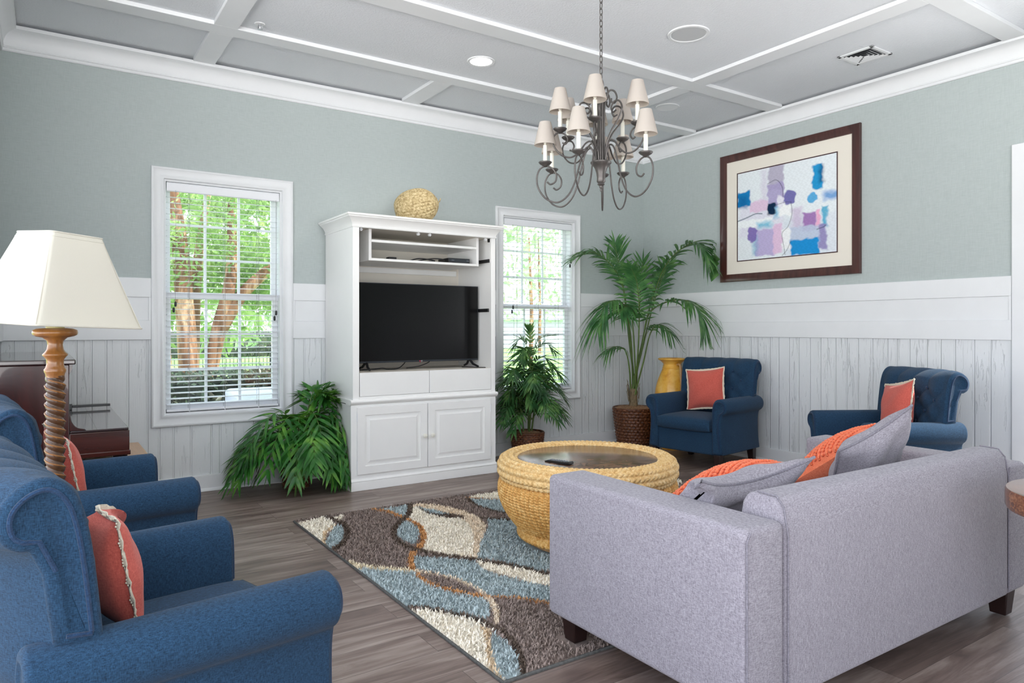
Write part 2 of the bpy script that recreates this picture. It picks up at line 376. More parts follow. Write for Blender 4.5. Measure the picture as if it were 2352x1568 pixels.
base('baseboard_right',MB().box(XR-.016,XR,2.055,YB-.016,0,.118).prism([(XR-.016,0),(XR-.032,0),(XR-.030,.012),(XR-.024,.02),(XR-.016,.024)],2.055,YB-.016,'y'))
# cased opening on the right wall
c=thing('door_1',None,None); struct(c)
mb=MB().box(XR-.024,XR+.15,1.955,2.052,0,2.427).box(XR-.024,XR+.15,.85,.95,0,2.427).box(XR-.024,XR+.15,.95,1.955,2.335,2.427); mb.build('casing',M['trim'],c,bevel=.004)
# ------------------------------------------------------------------ windows
CPROF=[(0,0),(0,.020),(.004,.024),(.014,.024),(.018,.019),(.050,.015),(.060,.017),(.066,.022),(.080,.022),(.084,.016),(.084,-.02)]
def ring(mb, x0,x1,z0,z1, prof, yb):
    rows=[]
    for d,p in prof: rows.append([(x0+d,yb-p,z0+d),(x1-d,yb-p,z0+d),(x1-d,yb-p,z1-d),(x0+d,yb-p,z1-d)])
    return mb.grid(rows,wv=True)
def rect_frame(mb,x0,x1,z0,z1,w,y0,y1,wb=None,wt=None):
    wb=wb or w; wt=wt or w
    mb.box(x0,x0+w,y0,y1,z0,z1); mb.box(x1-w,x1,y0,y1,z0,z1); mb.box(x0+w,x1-w,y0,y1,z0,z0+wb); mb.box(x0+w,x1-w,y0,y1,z1-wt,z1); return mb
def window(n,W,zm):
    w=thing('window_%d'%n,None,None); struct(w)
    x0,x1,z0,z1=W[0]+CW,W[1]-CW,W[2]+CW,W[3]-CW
    ring(MB(),*W,CPROF,YB).build('casing',M['trim'],w,ang=50)
    rect_frame(MB(),x0-.006,x1+.006,z0-.006,z1+.006,.018,YB+.004,YB+.15).build('jamb',M['trim'],w)
    for (a,b,y) in ((z0+.012,zm+.022,5.630),(zm-.022,z1-.012,5.664)):
        s=rect_frame(MB(),x0+.012,x1-.012,a,b,.042,y-.014,y+.014,.05 if y<5.65 else .044,.044).build('sash',M['trim'],w,bevel=.003)
        mb=MB(); xa,xb,za,zb=x0+.054,x1-.054,a+.05,b-.044
        for k in (1,2):
            u=xa+(xb-xa)*k/3; mb.box(u-.009,u+.009,y-.008,y+.008,za,zb)
            v=za+(zb-za)*k/3; mb.box(xa,xb,y-.0075,y+.0075,v-.009,v+.009)
        mb.build('muntin_grid',M['trim'],s)
        MB().box(xa-.004,xb+.004,y-.002,y+.002,za-.004,zb+.004).build('pane',M['glass'],s,flat=True)
    return w
window(1,W1,1.432); window(2,W2,1.405)
def blind(W,label,tassels):
    x0,x1,z0,z1=W[0]+CW+.016,W[1]-CW-.016,W[2]+CW+.014,W[3]-CW-.014
    b=thing('window_blind',label,'blind',((x0+x1)/2,5.588,z0),0,'open slatted window blinds'); hw=(x1-x0)/2-.004; H=z1-z0; yc=0
    mb=MB().box(-hw,hw,-.030,.022,H-.056,H); mb.prism([(-.030,H-.07),(-.040,H-.064),(-.040,H-.008),(-.030,H-.001)],-hw-.003,hw+.003,'x'); mb.build('headrail',M['blind'],b,bevel=.002)
    n=int((H-.115)/.0405); mb=MB()
    for i in range(n):
        z=.055+i*.0405
        rows=[[(s*hw*.997,y,z+.0022*(1-(y/.025)**2)+t+y*.08) for y,t in ((-.025,0),(-.012,0),(0,0),(.012,0),(.025,0),(.025,.0026),(0,.0026),(-.025,.0026))] for s in (-1,1)]
        bb=len(mb.v); mb.grid(rows,wv=True); mb.f+= [tuple(bb+k for k in range(8)),tuple(bb+8+k for k in range(8))[::-1]]; mb.m+=[0,0]
    mb.build('slats',M['blind'],b,fix=True)
    MB().box(-hw,hw,-.026,.026,.004,.022).build('bottom_rail',M['blind'],b,bevel=.004)
    for k in (-.62,0,.62):
        MB().box(k*hw-.0012,k*hw+.0012,-.0285,-.0265,.0,H-.05).box(k*hw-.0012,k*hw+.0012,.0265,.0285,.0,H-.05).build('ladder_cord',M['cord'],b)
        MB().lathe([(.0045,-.002),(.0055,.002),(.0045,.006)],10,k*hw,-.028,.002).build('cord_button',M['blind'],b)
    for (u,zt) in tassels:
        c=MB().tube([(u,-.047,H-.06),(u+.001,-.048,(H+zt)/2),(u-.002,-.048,zt)],.0011,5).build('pull_cord',M['cord'],b)
        m2=MB()
        for dx,dz in ((0,0),(-.012,-.042)): m2.lathe([(.002,.0),(.008,-.006),(.0085,-.028),(.006,-.036),(.002,-.038)][::-1],10,u+dx,-.049,zt+dz)
        m2.tube([(u,-.049,zt-.002),(u-.012,-.049,zt-.044)],.001,4); m2.build('tassel',M['black'],c)
blind(W1,'white slatted blind in the window between the piano and the cabinet',[(-.34,.80),(.37,.745)])
blind(W2,'white slatted blind in the window behind the feathery potted palm',[(-.31,.83),(.39,1.30)])
# ------------------------------------------------------------------ garden outside the windows
struct(MB().box(-25,60,YB+.16,90,-.5,-.3).build('ground',M['lawn'],flat=True))
struct(MB().box(3.2,60,12.2,15.0,-.31,-.285).build('path_paving',M['asphalt'],flat=True))
def cards(mb,n,fn,size,seed):
    r=np.random.default_rng(seed)
    for i in range(n):
        p=Vector(fn(r)); a=Vector(r.normal(size=3)).normalized(); b=a.orthogonal().normalized(); b.rotate(Matrix.Rotation(r.uniform(0,2*PI),3,a))
        c=a.cross(b); s=size*r.uniform(.6,1.3)
        mb.add([p-b*s,p+c*s*.38+a*s*.1,p+b*s,p-c*s*.38+a*s*.1],[(0,1,2,3)])
def blob(cs):                                              # random point in a union of ellipsoids
    def f(r):
        c=cs[int(r.integers(len(cs)))]
        v=r.normal(size=3); v/=np.linalg.norm(v); q=r.uniform(.35,1)**.5
        return (c[0]+v[0]*c[3]*q,c[1]+v[1]*c[3]*q,c[2]+v[2]*c[4]*q)
    return f
t=thing('crape_myrtle','multi-trunk tree with peeling pinkish bark just beyond the hedge','tree',(1.7,10.3,-.3))
tr=[([(-.34,-.2,0),(-.36,-.18,1.0),(-.42,-.1,2.0),(-.55,0,3.3)],[.08,.07,.06,.04]),
    ([(-.05,0,0),(-.06,0,.9),(-.1,.05,1.8),(-.16,.1,2.7),(-.3,.1,3.8)],[.145,.13,.12,.10,.05]),
    ([(.16,.05,0),(.22,.05,.8),(.34,.05,1.5),(.48,.0,2.2),(.5,.05,3.3)],[.10,.092,.10,.08,.05]),
    ([(.34,.05,1.45),(.62,.0,1.95),(1.0,-.1,2.35),(1.5,-.1,2.75),(2.0,-.1,3.3)],[.10,.085,.075,.06,.03]),
    ([(.02,.3,0),(.05,.35,1.1),(.12,.45,2.3),(.3,.5,3.6)],[.1,.09,.07,.04])]
for p,r in tr:
    q=bezier([(*a,b) for a,b in zip(p,r)],6); MB().tube([x[:3] for x in q],[x[3] for x in q],10).build('trunk',M['treebark'],t)
mb=MB(); cards(mb,15000,blob([(-1.1,0,2.7,1.0,.55),(-.3,-.2,3.3,1.4,.7),(.9,-.1,2.9,1.0,.6),(1.9,-.2,2.75,1.0,.7),(.6,.3,3.8,1.7,.6),(1.5,.6,2.1,.8,.5),(-1.6,.6,2.2,.8,.5),(.55,.9,2.2,.7,.35),(1.3,.5,2.3,.9,.6),(-.2,.4,2.5,1.0,.5)]),.048,3)
mb.build('crown',M['tree_leaf'],t,flat=True,fix=False)
def tree(x,y,h,r,label,seed,m='tree_leaf2',n=1700,lift=0):
    t=thing('garden_tree',label,'tree',(x,y,-.3),0,'trees beyond the lawn')
    MB().tube([(0,0,0),(.05,0,h*.3),(-.05,.05,h*.75)],[.10,.08,.04],8).build('trunk',M['treebark'],t)
    mb=MB(); cards(mb,n,blob([(0,0,h*.62+lift,r,h*.36),(r*.6,.2,h*.42+lift,r*.7,h*.30),(-r*.6,-.2,h*.44+lift,r*.7,h*.32),(0,0,h*.86,r*.6,h*.16)]),.20,seed); mb.build('crown',M[m],t,flat=True,fix=False)
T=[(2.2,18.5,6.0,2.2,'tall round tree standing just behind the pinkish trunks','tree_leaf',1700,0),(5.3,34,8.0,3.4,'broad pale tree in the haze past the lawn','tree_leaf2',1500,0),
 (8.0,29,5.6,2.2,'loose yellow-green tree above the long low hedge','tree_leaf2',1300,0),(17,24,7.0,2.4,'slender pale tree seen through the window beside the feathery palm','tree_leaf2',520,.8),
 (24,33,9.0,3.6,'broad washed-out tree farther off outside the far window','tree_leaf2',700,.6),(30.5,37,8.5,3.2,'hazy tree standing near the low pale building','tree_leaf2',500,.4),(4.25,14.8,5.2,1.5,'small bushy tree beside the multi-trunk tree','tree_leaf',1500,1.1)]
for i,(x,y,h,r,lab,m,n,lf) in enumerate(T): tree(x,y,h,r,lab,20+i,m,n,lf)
h=thing('clipped_hedge','dark clipped hedge close outside the window','hedge',(1.15,8.15,-.3))
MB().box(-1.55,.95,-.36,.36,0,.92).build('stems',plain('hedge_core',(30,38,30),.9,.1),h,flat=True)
mb=MB(); 
def hb(r):
    f=int(r.integers(3)); x=r.uniform(-1.6,1.0); y=r.uniform(-.42,.42); z=r.uniform(0,.98)
    if f==0: z=r.uniform(.9,1.04)
    if f==1: y=-.42+r.uniform(-.05,.05)
    if f==2 and r.uniform()<.5: x=(1.0 if r.uniform()<.5 else -1.6)+r.uniform(-.05,.05)
    return (x,y,z)
cards(mb,3600,hb,.05,9); mb.build('leaves',M['hedge_leaf'],h,flat=True,fix=False)
for i,(x0,x1,y,z) in enumerate([(4.2,14.5,38.0,.6),(8.0,30.0,60.0,1.5)]):
    h=thing('far_hedge',('long low hedge across the lawn','second hedge row farther up the slope')[i],'hedge',((x0+x1)/2,y,-.3),0,'hedges across the lawn')
    mb=MB(); L=(x1-x0)/2; cards(mb,900,lambda r:(r.uniform(-L,L),r.uniform(-.6,.6),z*r.uniform(0,1)**.6),.18,31+i); mb.box(-L+.1,L-.1,-.4,.4,0,z*.8); mb.build('leaves',M['hedge_leaf'],h,flat=True,fix=False)
for i,(x,y,w,z,lab) in enumerate([(1.83,7.05,.34,.90,'boxy pale outdoor cooling unit with a louvred side'),(.90,7.05,.26,.78,'smaller rounded cooling unit at the corner of the pane')]):
    u=thing('cooling_unit',lab,'air conditioner',(x,y,-.3),0,'outdoor cooling units')
    MB().box(-w,w,-.3,.3,0,z).build('cabinet',M['acmetal'],u,bevel=.05 if i==0 else .14,bseg=4)
    mb=MB()
    for k in range(12): mb.box(-w+.08,w-.08,-.308,-.302,z*.25+k*.042,z*.25+k*.042+.014)
    mb.build('louvre_panel',M['ventdark'],u)
f=thing('iron_fence','black iron picket fence across the sunny lawn','fence',(6.5,24.6,-.3))
mb=MB()
for k in range(80): mb.box(-4.8+k*.12-.008,-4.8+k*.12+.008,-.008,.008,.04,.80)
mb.build('pickets',M['blackiron'],f)
for z in (.12,.68): MB().box(-4.8,4.8,-.015,.015,z,z+.035).build('rail',M['blackiron'],f)
for k in range(5): MB().box(-4.83+k*2.4,-4.77+k*2.4,-.03,.03,0,.92).build('post',M['blackiron'],f)
b=thing('low_building','long pale building far past the road','building',(33,46,-.3))
MB().box(-9,9,-2,2,0,2.1).build('walls',M['acmetal'],b,flat=True)
MB().prism([(-2.4,2.1),(2.4,2.1),(0,3.2)],-9.4,9.4,'x').build('roof',M['asphalt'],b,flat=True)
# ------------------------------------------------------------------ armchairs
def offset_poly(P,d):
    n=len(P); out=[]
    for i in range(n):
        a=np.array(P[i-1]);b=np.array(P[i]);c=np.array(P[(i+1)%n])
        e1=(b-a)/max(1e-9,np.linalg.norm(b-a)); e2=(c-b)/max(1e-9,np.linalg.norm(c-b))
        n1=np.array([-e1[1],e1[0]]);n2=np.array([-e2[1],e2[0]]); m=n1+n2; L=np.linalg.norm(m); m=m/L if L>1e-6 else n1
        k=1/max(.5,float(m@n1)); out.append(tuple(b+m*d*k))
    return out
def area(P): return .5*sum(P[i][0]*P[(i+1)%len(P)][1]-P[(i+1)%len(P)][0]*P[i][1] for i in range(len(P)))
def padded_prism(P,t0,t1,ax,r=.014,dish0=True,dish1=True,disp=None,nt=2):
    """closed 2D profile swept from t0 to t1 with rounded, dished ends"""
    if area(P)<0: P=P[::-1]
    def at(a,c,t): return {'y':(a,t,c),'x':(t,a,c)}[ax]
    sg=1 if t1>t0 else -1
    rows=[]
    prof=[(.030,.006),(.026,.001),(.020,0),(.010,.002),(.003,.007),(0,.014)]
    for d,e in (prof if dish0 else [(0,0)]): rows.append([at(a,c,t0+sg*e) for a,c in offset_poly(P,d)])
    for k in range(1,nt): 
        rows.append([at(a,c,t0+(t1-t0)*k/nt) for a,c in P])
    for d,e in (prof[::-1] if dish1 else [(0,0)]): rows.append([at(a,c,t1-sg*e) for a,c in offset_poly(P,d)])
    mb=MB(); n=len(P); mb.grid(rows,wv=True)
    mb.f.append(tuple(range(n))[::-1]); mb.m.append(0); b=(len(rows)-1)*n; mb.f.append(tuple(b+i for i in range(n))); mb.m.append(0)
    return mb
def arm_profile(s):
    P=[(.268,.15),(.266,.42),(.268,.50),(.276,.555),(.297,.592),(.330,.606),(.366,.600),(.394,.578),(.405,.545),(.401,.512),(.385,.488),(.366,.474),(.357,.455),(.350,.40),(.352,.30),(.360,.20),(.366,.15)]
    P=bezier(P[1:-1],3); P=[(.268,.15)]+P+[(.366,.15)]
    return [(s*a,b) for a,b in P]
BACKF=[(.164,.44),(.172,.50),(.182,.62),(.194,.74),(.206,.82),(.222,.876),(.248,.910),(.282,.921),(.318,.908),(.346,.878),(.354,.842),(.344,.808),(.322,.790),(.302,.786)]
def back_profile():
    return bezier(BACKF,4)+[(.282,.74),(.264,.60),(.260,.53),(.25,.49),(.15,.43)]
def tuft(u,z):                                              # u in x (m), z along height; returns (depth, groove) of diamond tufting
    px,pz=.165,.150
    a=u/px+(z-.81)/pz; b=u/px-(z-.81)/pz
    if z>.81:
        q=abs(math.sin(PI*(u/px))); return .022*(q**.55)-.010
    return .034*((abs(math.sin(PI*a/1))*abs(math.sin(PI*b/1)))**.42)-.016
def make_chair():
    t=thing('armchair','','armchair')
    mb=MB().box(-.345,.345,-.300,.300,.135,.33).box(-.340,.340,.21,.305,.33,.575); mb.build('base',M['navy'],t,bevel=.015,bseg=3)
    # seat cushion
    mb=MB(); rows=[]
    N=20
    def top(u,v): e=(1-abs(u)**6)*(1-abs(v)**6); return .052*e**.5
    for side in (1,-1):
        P=[]
        for i in range(N+1):
            r=[]
            for j in range(N+1):
                u=-1+2*i/N; v=-1+2*j/N
                bul=.018*(1-u*u)*(v<-.8)*((-.8-v)/.2 if v<-.8 else 0)
                r.append((u*.262, -.085+v*.255-bul, 0.378+side*(.040+top(u,v)*.42+(.012*(1-u*u)*(1-v*v) if side>0 else 0))))
            P.append(r)
        b=len(mb.v); mb.grid(P)
    # stitch sides
    def idx(s,i,j): return s*(N+1)**2+i*(N+1)+j
    ringi=[(i,0) for i in range(N)]+[(N,j) for j in range(N)]+[(i,N) for i in range(N,0,-1)]+[(0,j) for j in range(N,0,-1)]
    for k in range(len(ringi)):
        a=ringi[k]; c=ringi[(k+1)%len(ringi)]
        mb.f.append((idx(0,*a),idx(0,*c),idx(1,*c),idx(1,*a))); mb.m.append(0)
    mb.build('seat_cushion',M['navy'],t,ang=70)
    for s in (-1,1):
        P=arm_profile(s); a=padded_prism(P,-.318,.315,'y').build('arm',M['navy'],t,ang=60)
        Q=P if area(P)>0 else P[::-1]
        pp=[(x,-.319,z) for x,z in offset_poly(Q,.019)]; MB().tube(pp[1:-1] if area(P)>0 else pp[1:-1],.0048,6).build('piping',M['navy_dark'],a)
    # tufted back
    P=back_profile(); nx=56; rows=[]; Lp=len(bezier(BACKF,4))
    nrm=[]
    for i in range(len(P)):
        a=np.array(P[max(i-1,0)]);c=np.array(P[min(i+1,len(P)-1)]); e=(c-a)/np.linalg.norm(c-a); nrm.append((-e[1],e[0]))
    W=.350
    for k in range(nx+1):
        x=-W+2*W*k/nx; r=[]
        ex=1-max(0,(abs(x)-.27)/.08) if abs(x)>.27 else 1; ex=max(0,min(1,ex))
        for i,(y,z) in enumerate(P):
            d=0
            if i<Lp*.80:
                f=min(1,max(0,(z-.45)/.08))
                if i>Lp*.38: f*=max(0,1-(i/Lp-.38)/.20)
                zz=z if i<Lp*.5 else .95
                d=tuft(x,zz)*ex*f
            cr=.11*(1-(x/W)**2)*min(1,max(0,(i/len(P)-.33)/.2))
            r.append((x,y+nrm[i][0]*d+cr,z+nrm[i][1]*d))
        rows.append(r)
    mb=MB(); mb.grid(rows,wv=True)
    # padded end panels
    Pc=P if area(P)>0 else P[::-1]
    bk=mb.build('back',M['navy'],t,ang=75)
    for s in (-1,1):
        Pe=[p for p in Pc if p[1]>.56]; e=padded_prism(Pe,s*.366,s*.349,'x',dish0=True,dish1=False,nt=1).build('end_panel',M['navy'],bk,ang=60)
        pp=[(s*.367,y,z) for y,z in offset_poly(Pe,.021)]; pp=[q for q in pp if q[2]>.60]
        k0=max(range(len(pp)),key=lambda i:(Vector(pp[i])-Vector(pp[i-1])).length); pp=pp[k0:]+pp[:k0]
        MB().tube(pp,.0048,6).build('piping',M['navy_dark'],bk)
    mb=MB()
    for r,z in enumerate((.81,.735,.66,.585)):
        xs=[-.165,0,.165] if r%2==0 else [-.2475,-.0825,.0825,.2475]
        i=min(range(Lp//2),key=lambda q:abs(P[q][1]-z))
        for x in xs:
            MB().ball((x,P[i][0]+.004,z),.011,.007,.011,6,8).build('tuft_button',M['navy_dark'],bk)
    for s in (-1,1):
        MB().taper(s*.318,-.288,0,.145,.021,.021,.031,.031).build('leg',M['dark_leg'],t,bevel=.003)
        MB().taper(s*.312,.280,0,.145,.021,.021,.031,.031,0,-.02).build('leg',M['dark_leg'],t,bevel=.003)
    return t
chair=make_chair()
CHS=[((4.886,4.235,0),-81,'navy tufted armchair with the yellow jar behind it'),
     ((4.70,2.545,0),-120.5,'navy tufted armchair half hidden behind the grey sofa'),
     ((.222,1.965,0),99,'navy armchair seen from behind, closest beside the big ivory lampshade'),
     ((.158,3.335,0),96,'navy armchair between the floor lamp and the upright piano')]
chairs=[]
for i,(l,r,lab) in enumerate(CHS):
    q=chair if i==0 else dup(chair); q.location=l; q.rotation_euler=(0,0,math.radians(r)); tag(q,lab,'armchair','matching navy tufted armchairs'); chairs.append(q)
# ------------------------------------------------------------------ pillows
def pillow(w,h,t,n=22,pinch=.07,sag=0,seed=1,wr=.006,pw=.5,fold=0):
    """cushion standing in XZ, thick along Y, centred; returns MB and border loop"""
    r=np.random.default_rng(seed); ph=r.uniform(0,6,6)
    def pt(u,v,s):
        x=w/2*u*(1-pinch*(1-v*v)); z=h/2*v*(1-pinch*(1-u*u))
        if sag: z-= sag*h*(1-u*u)*max(0,v)**1.5
        e=max(0,(1-u*u)*(1-v*v)); th=t/2*e**pw
        y=s*th + wr*math.sin(5*u+ph[0]+3*v*s)*math.sin(4*v+ph[1])*e**.3
        if fold:
            k=max(0,u+v-.9)/1.1; y-=fold*.085*math.sin(1.7*k); z-=.15*k**1.3; x-=.05*k
        return (x,y,z)
    mb=MB()
    mb.grid([[pt(-1+2*i/n,-1+2*j/n,-1) for j in range(n+1)] for i in range(n+1)])
    mb.grid([[pt(-1+2*i/n,-1+2*j/n,1) for j in range(n+1)] for i in range(n+1)],flip=True)
    loop=[pt(-1+2*i/n,-1,0) for i in range(n)]+[pt(1,-1+2*j/n,0) for j in range(n)]+[pt(1-2*i/n,1,0) for i in range(n)]+[pt(-1,1-2*j/n,0) for j in range(n)]
    return mb,loop
def place(o,loc,rot):   # rot: (tilt about x, roll about y, yaw about z) degrees applied x,y then z
    Rm=Matrix.Rotation(math.radians(rot[2]),4,'Z')@Matrix.Rotation(math.radians(rot[0]),4,'X')@Matrix.Rotation(math.radians(rot[1]),4,'Y')
    o.matrix_world=Matrix.Translation(loc)@Rm
def coral_pillow(label,seed,fold=0):
    t=thing('throw_pillow',label,'pillow',group='coral pillows on the armchairs')
    mb,loop=pillow(.36,.36,.14,seed=seed,pinch=.095,fold=fold)
    mb.build('cover',M['coral'],t,ang=179)
    # lace flange: a ribbon all round the edge
    n=len(loop); ctr=Vector((0,0,0)); inn=[];mid=[];out=[]
    for k,p in enumerate(loop):
        d=Vector((p[0],0,p[2])); d.normalize(); w=.004*math.sin(k*1.9)
        inn.append(Vector(p)-d*.003); mid.append(Vector(p)+d*.008+Vector((0,w,0))); out.append(Vector(p)+d*(.0155+.002*(k%2))+Vector((0,-w,0)))
    a=[v+Vector((0,.0015,0)) for v in inn]; b=[v+Vector((0,-.0015,0)) for v in out]
    MB().grid([inn,mid,out,[v+Vector((0,.003,0)) for v in out],[v+Vector((0,.003,0)) for v in mid],[v+Vector((0,.003,0)) for v in inn]],wv=True).build('lace_edging',M['lace'],t,ang=179)
    mb=MB()
    for k in range(0,n): 
        for q in (0,.5): mb.ball(mid[k].lerp(mid[(k+1)%n],q)+Vector((0,.0035,0)),.0032,.0025,.0032,4,5)
    mb.build('crochet_knots',M['lace'],t,ang=179)
    return t
def squash(root,fn,space=None):
    bpy.context.view_layer.update(); S=space or Matrix.Identity(4); Si=S.inverted()
    def rec(o):
        if o.type=='MESH':
            Mx=Si@o.matrix_world; Mi=Mx.inverted()
            for v in o.data.vertices:
                p=Mx@v.co; q=fn(p)
                if (q-p).length>1e-7: v.co=Mi@q
        for k in kids(o): rec(k)
    rec(root)
def chair_clamp(p):
    yf=float(np.interp(p.z,[q[1] for q in BACKF[:8]],[q[0] for q in BACKF[:8]]))-.030
    return Vector((p.x,min(p.y,yf),max(p.z,.4555)))
def sofa_clamp(p):
    z=max(p.z,.4625); y=p.y; x=p.x
    if z<.685: x=min(max(x,SX0+.186),SX1-.186)
    if z<.715: y=max(y,SY0+.172+max(0,.66-z)*.19)
    return Vector((x,y,z))
def on_chair(p,c,loc,rot):
    Rm=Matrix.Rotation(math.radians(rot[2]),4,'Z')@Matrix.Rotation(math.radians(rot[0]),4,'X')@Matrix.Rotation(math.radians(rot[1]),4,'Y')
    mc=Matrix.Translation(c.location)@Matrix.Rotation(c.rotation_euler.z,4,'Z')
    p.matrix_world=mc@Matrix.Translation(loc)@Rm@Matrix.Scale(.86 if c in chairs[2:] else 1,4); squash(p,chair_clamp,mc)
on_chair(coral_pillow('coral lace-edged pillow on the armchair near the yellow jar',3),chairs[0],(-.03,.072,.65),(-8,-6,5))
on_chair(coral_pillow('coral lace-edged pillow on the armchair behind the sofa',4),chairs[1],(.035,.085,.655),(-9,-10,-6))
on_chair(coral_pillow('coral pillow with a folded lace corner in the chair closest to the lampshade',5,1),chairs[2],(.03,.088,.628),(-12,-6,4))
on_chair(coral_pillow('pale coral pillow half hidden behind the twisted lamp post',6),chairs[3],(-.05,.092,.640),(-12,-6,6))
# ------------------------------------------------------------------ sofa
s=thing('sofa','grey woven sofa with its back toward the viewer','sofa',(0,0,.009))
SX0,SX1,SY0,SY1,SZ0=1.605,3.425,1.245,2.155,.105
def soft_box(x0,x1,y0,y1,z0,z1,name,mat,par,bev=.02,seg=4): return MB().box(x0,x1,y0,y1,z0,z1).build(name,mat,par,bevel=bev,bseg=seg,ang=179)
soft_box(SX0+.175,SX1-.175,SY0+.01,SY1-.03,SZ0,.33,'frame',M['grey'],s,.012)
for x0,x1 in ((SX0,SX0+.178),(SX1-.178,SX1)):
    a=soft_box(x0,x1,SY0,SY1,SZ0,.632,'arm',M['grey'],s,.022,5)
    xo=x0 if x0<2 else x1
    MB().tube([(x0+.006,SY0-.0005,SZ0+.03),(x0+.006,SY0-.0005,.60),(x0+.02,SY0-.0005,.622)],.003,6).build('seam',M['grey_pipe'],a)
mb=MB(); pr=[(SY0-.004,SZ0+.005),(SY0-.004,.60),(SY0+.01,.672),(SY0+.03,.694),(SY0+.10,.698),(SY0+.135,.690),(SY0+.155,.66),(SY0+.20,.42),(SY0+.2,SZ0+.005)]
b=mb.prism(pr,SX0+.181,SX1-.181,'x').build('back',M['grey'],s,bevel=.014,bseg=4,ang=179)
for x in (SX0+.183,SX1-.183): MB().tube([(x,SY0-.006,SZ0+.02),(x,SY0-.006,.59),(x,SY0+.008,.668),(x,SY0+.032,.697),(x,SY0+.1,.7)],.0028,6).build('seam',M['grey_pipe'],b)
xm=(SX0+SX1)/2
for x0,x1 in ((SX0+.183,xm-.002),(xm+.002,SX1-.183)):
    q=soft_box(x0,x1,SY0+.215,SY1+.035,.335,.450,'seat_cushion',M['grey'],s,.035,5)
for x in (SX0+.09,SX1-.09):
    for y in (SY0+.06,SY1-.06): MB().taper(x,y,0,SZ0+.02,.030,.030,.042,.042).build('leg',M['dark_leg'],s,bevel=.004)
def grey_cushion(label,w,h,t,loc,rot,seed,pinch,sag):
    c=thing('sofa_cushion',label,'cushion',group='loose grey sofa cushions'); mb,loop=pillow(w,h,t,seed=seed,pinch=pinch,sag=sag,wr=.014,pw=.42); mb.build('cover',M['grey'],c,ang=179)
    MB().tube(loop,.0055,6,closed=True).build('piping',M['grey_pipe'],c); place(c,loc,rot); squash(c,sofa_clamp); return c
grey_cushion('slumped grey cushion sagging low along the sofa back',.56,.38,.15,(2.00,1.62,.605),(48,-3,0),11,.06,.20)
grey_cushion('tall grey cushion with one corner poking up above the sofa back',.41,.40,.15,(2.84,1.60,.650),(30,-27,0),12,.05,.05)
def knit_pillow(label,loc,rot,seed,face):
    p=thing('knit_pillow',label,'pillow',group='orange knitted pillows'); w=h=.40
    mb,loop=pillow(w,h,.17,seed=seed,pinch=.05,pw=.45); mb.build('cover',M['orange'],p,ang=179)
    mb=MB(); r=np.random.default_rng(seed)
    def P(u,v):
        e=max(0,(1-u*u)*(1-v*v)); return Vector((w/2*u*(1-.05*(1-v*v)), face*(.17/2*e**.45+.002), h/2*v*(1-.05*(1-u*u))))
    for k in range(15):
        v=-.93+1.86*k/14; n=30
        if k%2==0:
            for q in (0,1):
                path=[P(-.97+1.94*i/n, v+.018*math.sin(i*1.6+q*PI))+Vector((0,face*.004*math.cos(i*1.6+q*PI),0)) for i in range(n+1)]; mb.tube(path,.0058,5)
        else:
            for i in range(19):
                mb.ball(P(-.94+1.88*i/18,v+r.uniform(-.01,.01))+Vector((0,face*.002,0)),.0095,.009,.0095,4,6)
    mb.build('cable_knit_rows',M['orange'],p,ang=179); place(p,loc,rot); squash(p,sofa_clamp)
knit_pillow('orange knitted pillow lying against the slumped grey cushion',(2.35,1.90,.545),(64,6,4),21,1)
knit_pillow('orange knitted pillow propped under the tall grey cushion, bobbles facing out',(3.13,1.88,.60),(54,-20,14),22,1)
# ------------------------------------------------------------------ side table at the sofa end
t=thing('side_table','burl wood side table with a rounded top behind the sofa end','side table',(2.912,.80,0))
MB().lathe([(.285,.575),(.300,.580),(.305,.590),(.305,.640),(.301,.648),(.29,.650)],64).build('tabletop',M['burl'],t)
MB().lathe([(.05,.03),(.045,.30),(.06,.576)],24).build('pedestal',M['burl'],t)
MB().lathe([(.20,0),(.20,.02),(.15,.035),(.05,.04)],40).build('foot',M['burl'],t)
# ------------------------------------------------------------------ wicker coffee table
TC=(2.54,3.04)
t=thing('coffee_table','round woven seagrass coffee table with a dark glossy inset top','coffee table',(TC[0],TC[1],.016))
def braid(fr,nth,npo,nrope,nchev,fullpo,name,mat,vertical=False):
    rows=[]
    for i in range(nth):
        th=2*PI*i/nth; r=[]
        for j in range(npo if fullpo else npo+1):
            q=j/npo
            if vertical: a=(i*nrope/nth)%1-.5; ph=q*nchev-abs(a)*1.3
            else: a=(q*nrope)%1-.5; ph=i*nchev/nth+abs(a)*1.3
            h=.0085*math.sqrt(max(0,1-(2*a)**2))+.0085*abs(math.sin(PI*ph))**.6*(1-.35*abs(2*a))
            R,z,nr,nz=fr(q); r.append(((R+nr*h)*math.cos(th),(R+nr*h)*math.sin(th),z+nz*h))
        rows.append(r)
    return MB().grid(rows,wu=True,wv=fullpo).build(name,mat,t,ang=179)
def rimf(q): a=2*PI*q; c_,s_=math.cos(a),math.sin(a); return .440+.050*math.copysign(abs(c_)**.75,c_),.408+.055*math.copysign(abs(s_)**.85,s_),c_,s_
braid(rimf,832,96,12,104,True,'woven_rim',M['seagrass_pale'])
BP=bezier([(.455,.362),(.478,.335),(.486,.295),(.478,.245),(.452,.185),(.410,.125),(.372,.085)],10)
def bodyf(q):
    k=q*(len(BP)-1); i=min(int(k),len(BP)-2); f=k-i; a,b=BP[i],BP[i+1]; L=math.hypot(b[0]-a[0],b[1]-a[1])
    return a[0]+(b[0]-a[0])*f,a[1]+(b[1]-a[1])*f,-(b[1]-a[1])/L,(b[0]-a[0])/L
braid(bodyf,792,168,99,21,False,'woven_body',M['seagrass'],True)
